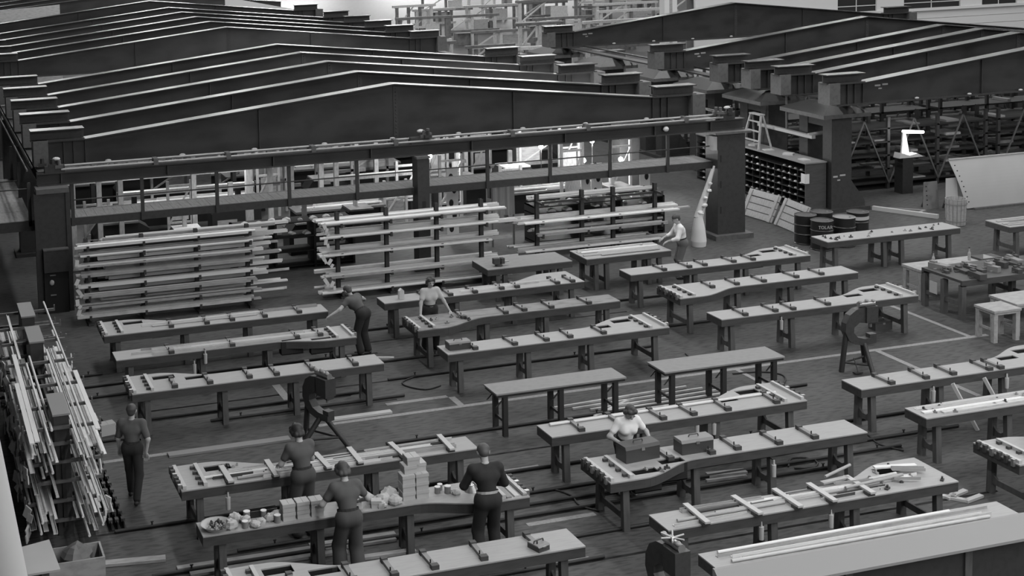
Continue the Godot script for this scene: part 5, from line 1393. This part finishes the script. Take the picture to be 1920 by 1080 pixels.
# ---------------------------------------------------------------- people
# surface nets over a field of tapered capsules [a, b, ra, rb] joined with a smooth minimum
func field(bones: Array, cell: float, k: float) -> G:
	var lo := Vector3.ONE * 1e9
	var hi := -lo
	for b in bones:
		var r: float = maxf(b[2], b[3]) + k + cell * 2.0
		lo = lo.min(b[0] - Vector3.ONE * r).min(b[1] - Vector3.ONE * r)
		hi = hi.max(b[0] + Vector3.ONE * r).max(b[1] + Vector3.ONE * r)
	var nx := int((hi.x - lo.x) / cell) + 2
	var ny := int((hi.y - lo.y) / cell) + 2
	var nz := int((hi.z - lo.z) / cell) + 2
	var f := PackedFloat32Array()
	f.resize(nx * ny * nz)
	f.fill(1.0)
	for b in bones:
		var a: Vector3 = b[0]
		var ba: Vector3 = b[1] - a
		var ra: float = b[2]
		var rb: float = b[3]
		var l2 := maxf(ba.length_squared(), 1e-9)
		var m: float = maxf(ra, rb) + k + cell * 1.5
		var p0: Vector3 = a.min(b[1]) - Vector3.ONE * m - lo
		var p1: Vector3 = a.max(b[1]) + Vector3.ONE * m - lo
		for x in range(maxi(0, int(p0.x / cell)), mini(nx, int(p1.x / cell) + 2)):
			for y in range(maxi(0, int(p0.y / cell)), mini(ny, int(p1.y / cell) + 2)):
				var i := (x * ny + y) * nz
				for z in range(maxi(0, int(p0.z / cell)), mini(nz, int(p1.z / cell) + 2)):
					var p := lo + Vector3(x, y, z) * cell - a
					var t := clampf(p.dot(ba) / l2, 0.0, 1.0)
					var d := (p - ba * t).length() - lerpf(ra, rb, t)
					var o := f[i + z]
					var h := maxf(k - absf(o - d), 0.0) / k
					f[i + z] = minf(o, d) - h * h * k * 0.25
	var id := PackedInt32Array()
	id.resize(nx * ny * nz)
	id.fill(-1)
	var vs := PackedVector3Array()
	var ns := PackedVector3Array()
	var sy := nz
	var sx := ny * nz
	for x in nx - 1:
		for y in ny - 1:
			var i := (x * ny + y) * nz
			for z in nz - 1:
				var j := i + z
				var s := 0
				var c := [f[j], f[j + 1], f[j + sy], f[j + sy + 1], f[j + sx], f[j + sx + 1], f[j + sx + sy], f[j + sx + sy + 1]]
				for q in c:
					if q < 0.0: s += 1
				if s == 0 or s == 8: continue
				var sum := Vector3.ZERO
				var n := 0
				for e in [[0, 1], [2, 3], [4, 5], [6, 7], [0, 2], [1, 3], [4, 6], [5, 7], [0, 4], [1, 5], [2, 6], [3, 7]]:
					var fa: float = c[e[0]]
					var fb: float = c[e[1]]
					if (fa < 0.0) != (fb < 0.0):
						var t := fa / (fa - fb)
						var va := Vector3(e[0] >> 2, (e[0] >> 1) & 1, e[0] & 1)
						var vb := Vector3(e[1] >> 2, (e[1] >> 1) & 1, e[1] & 1)
						sum += va.lerp(vb, t)
						n += 1
				id[j] = vs.size()
				vs.push_back(lo + (Vector3(x, y, z) + sum / n) * cell)
				ns.push_back(Vector3(c[4] + c[5] + c[6] + c[7] - c[0] - c[1] - c[2] - c[3], c[2] + c[3] + c[6] + c[7] - c[0] - c[1] - c[4] - c[5], c[1] + c[3] + c[5] + c[7] - c[0] - c[2] - c[4] - c[6]).normalized())
	var g := G.new()
	for x in range(1, nx - 1):
		for y in range(1, ny - 1):
			for z in range(1, nz - 1):
				var j := (x * ny + y) * nz + z
				if id[j] < 0 and id[j - 1] < 0 and id[j - sy] < 0 and id[j - sx] < 0: continue
				var a := f[j] < 0.0
				for e in [[sx, sy, 1], [sy, 1, sx], [1, sx, sy]]:
					if (f[j + e[0]] < 0.0) == a: continue
					var q0 := id[j]
					var q1: int = id[j - e[1]]
					var q2: int = id[j - e[1] - e[2]]
					var q3: int = id[j - e[2]]
					if q0 < 0 or q1 < 0 or q2 < 0 or q3 < 0: continue
					g.tri(vs[q0], vs[q1], vs[q2], ns[q0], ns[q1], ns[q2])
					g.tri(vs[q0], vs[q2], vs[q3], ns[q0], ns[q2], ns[q3])
	return g

# middle joint of a two-bone limb
func knee(a: Vector3, c: Vector3, l1: float, l2: float, pole: Vector3) -> Array:
	var d := c - a
	var l := minf(d.length(), (l1 + l2) * 0.995)
	d = d.normalized()
	var x := (l1 * l1 - l2 * l2 + l * l) / (2.0 * l)
	var h := sqrt(maxf(l1 * l1 - x * x, 0.0))
	var p := (pole - d * pole.dot(d)).normalized()
	return [a + d * x + p * h, a + d * l]

# c: pos, turn (faces -z when 0), scale, lean, head (pitch), hands [left, right] local targets, feet [l, r] local, colours
func person(c: Dictionary) -> void:
	var t := thing("person", c.label, "person", c.pos, c.turn)
	var s: float = c.get("scale", 1.0)
	var hip := Vector3(0, c.get("hip", 0.9), c.get("hip_back", 0.0))
	var lean: float = c.lean
	var bl: float = c.get("side", 0.0)
	var R := Basis(Vector3(0, 0, 1), -bl) * Basis(Vector3.RIGHT, -lean)
	var up := func(p: Vector3) -> Vector3: return hip + R * (p - Vector3(0, 0.9, 0))
	var fem: bool = c.get("woman", true)
	var shw := 0.155 if fem else 0.175
	var chest: Vector3 = up.call(Vector3(0, 1.2, 0))
	var neck: Vector3 = up.call(Vector3(0, 1.39, 0.01))
	var HB := R * Basis(Vector3.RIGHT, -c.get("head", 0.0)) * Basis(Vector3.UP, c.get("look", 0.0))
	var hc: Vector3 = neck + R * Vector3(0, 0.06, -0.015)
	var hd := func(p: Vector3) -> Vector3: return hc + HB * p
	# head
	var skin := field([[hd.call(Vector3(0, 0.1, 0.02)), hd.call(Vector3(0, 0.115, -0.005)), 0.078, 0.078], [hd.call(Vector3(0, 0.03, -0.045)), hd.call(Vector3(0, 0.07, -0.05)), 0.042, 0.056],
		[hd.call(Vector3(0, 0.085, -0.1)), hd.call(Vector3(0, 0.065, -0.112)), 0.009, 0.013], [hd.call(Vector3(-0.079, 0.075, 0.01)), hd.call(Vector3(-0.08, 0.1, 0.015)), 0.012, 0.015], [hd.call(Vector3(0.079, 0.075, 0.01)), hd.call(Vector3(0.08, 0.1, 0.015)), 0.012, 0.015], [neck - R * Vector3(0, 0.05, 0), hd.call(Vector3(0, 0.04, 0.01)), 0.052, 0.05]], 0.009, 0.02)
	# arms and legs
	var torso := [[hip + Vector3(-0.06, 0.02, 0), hip + Vector3(0.06, 0.02, 0), 0.125, 0.125], [hip + R * Vector3(0, 0.08, 0), chest, 0.105, 0.125], [up.call(Vector3(-0.07, 1.24, 0)), up.call(Vector3(0.07, 1.24, 0)), 0.11, 0.11], [up.call(Vector3(-shw, 1.33, 0)), up.call(Vector3(shw, 1.33, 0)), 0.065, 0.065]]
	if fem: torso.append_array([[up.call(Vector3(-0.075, 1.2, -0.08)), up.call(Vector3(-0.07, 1.22, -0.06)), 0.06, 0.06], [up.call(Vector3(0.075, 1.2, -0.08)), up.call(Vector3(0.07, 1.22, -0.06)), 0.06, 0.06]])
	var body := torso.duplicate()
	body.append([chest, neck, 0.07, 0.055])
	var shirt := []
	for b in torso.slice(1): shirt.append([b[0], b[1], b[2] + 0.014, b[3] + 0.014])
	shirt.append([up.call(Vector3(0, 1.3, 0)), neck - R * Vector3(0, 0.03, 0), 0.075, 0.062])
	var trous := [[hip + Vector3(-0.06, 0.02, 0), hip + Vector3(0.06, 0.02, 0), 0.135, 0.135], [hip + R * Vector3(0, 0.06, 0), hip + R * Vector3(0, 0.1, 0), 0.118, 0.113]]
	var shoes := []
	for i in 2:
		var sd := -1.0 if i == 0 else 1.0
		var sh: Vector3 = up.call(Vector3(sd * shw, 1.335, 0))
		var tgt: Vector3 = c.hands[i]
		var kn := knee(sh, tgt, 0.29, 0.25, c.get("elbow", Vector3(sd * 0.7, -0.5, 0.6)) * Vector3(1 if not c.has("elbow") else sd, 1, 1))
		body.append([sh, kn[0], 0.05, 0.04])
		body.append([kn[0], kn[1], 0.04, 0.028])
		var sl: float = c.get("sleeve", 0.6)
		shirt.append([sh, sh.lerp(kn[0], minf(sl, 1.0)), 0.068, 0.06])
		if sl > 1.0: shirt.append([kn[0], kn[0].lerp(kn[1], sl - 1.0), 0.056, 0.045])
		# hand: palm, four fingers and thumb
		var d: Vector3 = (kn[1] - kn[0]).normalized()
		var fw: Vector3 = (d * 0.6 + Vector3(0, -0.35, -0.5)).normalized()
		var side := fw.cross(Vector3.UP).normalized()
		var dn := side.cross(fw).normalized() * -1.0
		if dn.y > 0: dn = -dn
		var w: Vector3 = kn[1]
		var hb := [[w, w + fw * 0.07, 0.024, 0.026], [w + fw * 0.03 - side * 0.02, w + fw * 0.08 - side * 0.03, 0.018, 0.017], [w + fw * 0.03 + side * 0.02, w + fw * 0.08 + side * 0.03, 0.018, 0.017]]
		for q in 4:
			var o := (q - 1.5) * 0.021
			var ln: float = [0.068, 0.078, 0.074, 0.058][q]
			var k0 := w + fw * 0.085 + side * o * sd
			var k1 := k0 + fw * ln * 0.5 + dn * 0.01 + side * o * 0.2 * sd
			hb.append([k0, k1, 0.0095, 0.009])
			hb.append([k1, k1 + fw * ln * 0.4 + dn * ln * 0.35, 0.009, 0.008])
		var th := w + fw * 0.03 - side * 0.028 * sd
		hb.append([th, th + fw * 0.035 - side * 0.025 * sd, 0.013, 0.011])
		hb.append([th + fw * 0.035 - side * 0.025 * sd, th + fw * 0.068 - side * 0.03 * sd + dn * 0.012, 0.011, 0.009])
		skin.add(field(hb, 0.0055, 0.008))
		# leg
		var hj := hip + Vector3(sd * 0.085, -0.03, 0)
		var ft: Vector3 = c.feet[i]
		var ank := ft + Vector3(0, 0.085, 0)
		var lk := knee(hj, ank, 0.42, 0.4, Vector3(sd * 0.12, 0, -1))
		body.append([hj, lk[0], 0.085, 0.056])
		body.append([lk[0], lk[1], 0.055, 0.036])
		var fl: float = c.get("flare", 0.0)
		trous.append([hj, lk[0], 0.1, 0.078 + fl * 0.4])
		trous.append([lk[0], lk[0].lerp(lk[1], 0.97), 0.078 + fl * 0.4, 0.062 + fl])
		body.append([ank, ft + Vector3(0, 0.035, -0.12), 0.036, 0.03])
		shoes.append([ft + Vector3(0, 0.04, 0.05), ft + Vector3(0, 0.035, -0.08), 0.04, 0.042])
		shoes.append([ft + Vector3(0, 0.035, -0.08), ft + Vector3(0, 0.03, -0.16), 0.042, 0.03])
	skin.add(field(body, 0.02, 0.035))
	var bm := part("body", skin, M.skin, t)
	var shm := part("shirt", field(shirt, 0.018, 0.03), c.shirt, t)
	part("trousers", field(trous, 0.018, 0.03), c.trousers, t)
	var belt := G.new()
	for i in 16:
		var a0 := TAU * i / 16.0
		var a1 := TAU * (i + 1) / 16.0
		var q0 := hip + R * Vector3(cos(a0) * 0.155, 0.11, sin(a0) * 0.128)
		var q1 := hip + R * Vector3(cos(a1) * 0.155, 0.11, sin(a1) * 0.128)
		var u := R * Vector3(0, 0.035, 0)
		belt.quad(q0, q1, q1 + u, q0 + u, R * Vector3(cos(a0), 0, sin(a0)))
	part("belt", belt, c.get("belt", M.trouser_dark), t)
	part("shoes", field(shoes, 0.014, 0.012), c.get("shoes", M.hair_dark), t)
	# hair, eyes, mouth
	var hair := [[hd.call(Vector3(0, 0.125, 0.03)), hd.call(Vector3(0, 0.135, 0.0)), 0.085, 0.08], [hd.call(Vector3(0, 0.08, 0.045)), hd.call(Vector3(0, 0.12, 0.04)), 0.07, 0.085]]
	if c.get("curls", false):
		for q in [[-0.07, 0.06, 0.02], [0.07, 0.06, 0.02], [-0.05, 0.03, 0.06], [0.05, 0.03, 0.06], [0, 0.02, 0.07], [-0.05, 0.16, -0.04], [0.05, 0.16, -0.04], [0, 0.185, 0.0], [-0.075, 0.11, 0.0], [0.075, 0.11, 0.0]]:
			hair.append([hd.call(Vector3(q[0], q[1], q[2])), hd.call(Vector3(q[0], q[1] + 0.01, q[2])), 0.04, 0.04])
	part("hair", field(hair, 0.011, 0.015), c.hair, t)
	for q in [-0.03, 0.03]:
		part("eye", G.new().ball(hd.call(Vector3(q, 0.098, -0.092)), Vector3(0.013, 0.007, 0.009), 5, 8), M.hair_dark, bm)
		part("brow", G.new().beam(hd.call(Vector3(q - 0.016, 0.115, -0.093)), hd.call(Vector3(q + 0.016, 0.115, -0.093)), 0.01, 0.006), c.hair, bm)
	part("mouth", G.new().ball(hd.call(Vector3(0, 0.042, -0.1)), Vector3(0.02, 0.006, 0.008), 5, 8), M.trouser_mid, bm)
	t.scale = Vector3.ONE * s

func build_people() -> void:
	var st := [Vector3(-0.11, 0, 0.0), Vector3(0.11, 0, 0.02)]
	# woman leaning on the grimy bench, faces the camera
	person({"label": "person in a pale blouse and dark trousers leaning both hands on a bench", "pos": Vector3(11.0, 0, -28.98), "turn": PI, "lean": 0.1, "head": 0.1, "hands": [Vector3(-0.36, 0.9, -0.3), Vector3(0.34, 0.9, -0.32)], "feet": st, "shirt": M.shirt_pale, "trousers": M.trouser_dark, "hair": M.hair_brown, "curls": true, "flare": 0.03, "scale": 1.0})
	# person reaching between two benches
	person({"label": "person in a light top and dark trousers reaching arms wide between two benches", "pos": Vector3(9.5, 0, -29.15), "turn": 0.5, "lean": 0.75, "side": -0.1, "head": -0.2, "hands": [Vector3(-0.62, 0.93, -0.42), Vector3(0.6, 1.02, -0.5)], "feet": st, "shirt": M.shirt_grey, "trousers": M.trouser_dark, "hair": M.hair_fair, "flare": 0.02, "sleeve": 0.5})
	# walker by the stock rack
	person({"label": "person in a grey shirt and dark trousers walking past the stock rack", "pos": Vector3(3.4, 0, -23.2), "turn": -0.4, "lean": 0.08, "hands": [Vector3(-0.26, 0.82, -0.14), Vector3(0.25, 0.85, 0.06)], "feet": [Vector3(-0.1, 0, -0.2), Vector3(0.1, 0.02, 0.22)], "shirt": M.shirt_grey, "trousers": M.trouser_dark, "hair": M.hair_brown, "woman": false, "sleeve": 0.8})
	# dark-haired woman at the strip-strewn bench
	person({"label": "person with dark curled hair in grey shirt and slacks working at a strip-strewn bench", "pos": Vector3(5.75, 0, -20.92), "turn": 0.15, "lean": 0.22, "head": 0.45, "hands": [Vector3(-0.2, 0.98, -0.38), Vector3(0.14, 0.96, -0.4)], "feet": st, "shirt": M.shirt_grey, "trousers": M.trouser_grey, "hair": M.hair_dark, "curls": true, "flare": 0.045, "scale": 1.08})
	# grey woman at the carton bench
	person({"label": "person in dark grey shirt and slacks packing cartons at the cluttered bench", "pos": Vector3(5.95, 0, -19.18), "turn": 0.0, "lean": 0.32, "head": 0.4, "hands": [Vector3(-0.3, 0.97, -0.4), Vector3(0.3, 0.97, -0.38)], "feet": [Vector3(-0.1, 0, -0.1), Vector3(0.12, 0, 0.05)], "shirt": M.shirt_grey, "trousers": M.trouser_grey, "hair": M.hair_brown, "curls": true, "flare": 0.045, "scale": 1.08})
	# man in black
	person({"label": "person in black shirt and trousers with fair hair working at the carton bench", "pos": Vector3(8.08, 0, -19.0), "turn": -0.1, "lean": 0.22, "head": 0.45, "hands": [Vector3(-0.18, 1.0, -0.4), Vector3(0.2, 0.98, -0.38)], "feet": [Vector3(-0.12, 0, 0.02), Vector3(0.12, 0, -0.05)], "shirt": M.shirt_black, "trousers": M.trouser_dark, "hair": M.hair_fair, "woman": false, "sleeve": 1.9, "belt": M.bar2, "flare": 0.015, "scale": 1.11})
	# woman in white at the toolbox bench, faces the camera
	person({"label": "person in white blouse and dark trousers bending over a dark toolbox", "pos": Vector3(11.25, 0, -20.62), "turn": PI, "lean": 0.24, "head": 0.5, "hip": 0.86, "hands": [Vector3(-0.28, 1.0, -0.36), Vector3(0.26, 1.02, -0.34)], "feet": st, "shirt": M.shirt_white, "trousers": M.trouser_dark, "hair": M.hair_brown, "curls": true, "shoes": M.paper, "flare": 0.03, "scale": 1.0})
	# man in white shirt at the far bench
	person({"label": "person in a white shirt and grey trousers working beside the leaning bundle", "pos": Vector3(19.2, 0, -32.05), "turn": 1.3, "lean": 0.2, "head": 0.35, "hands": [Vector3(-0.2, 1.0, -0.42), Vector3(0.2, 1.0, -0.42)], "feet": st, "shirt": M.shirt_white, "trousers": M.trouser_mid, "hair": M.hair_brown, "woman": false, "sleeve": 1.5, "scale": 1.03})
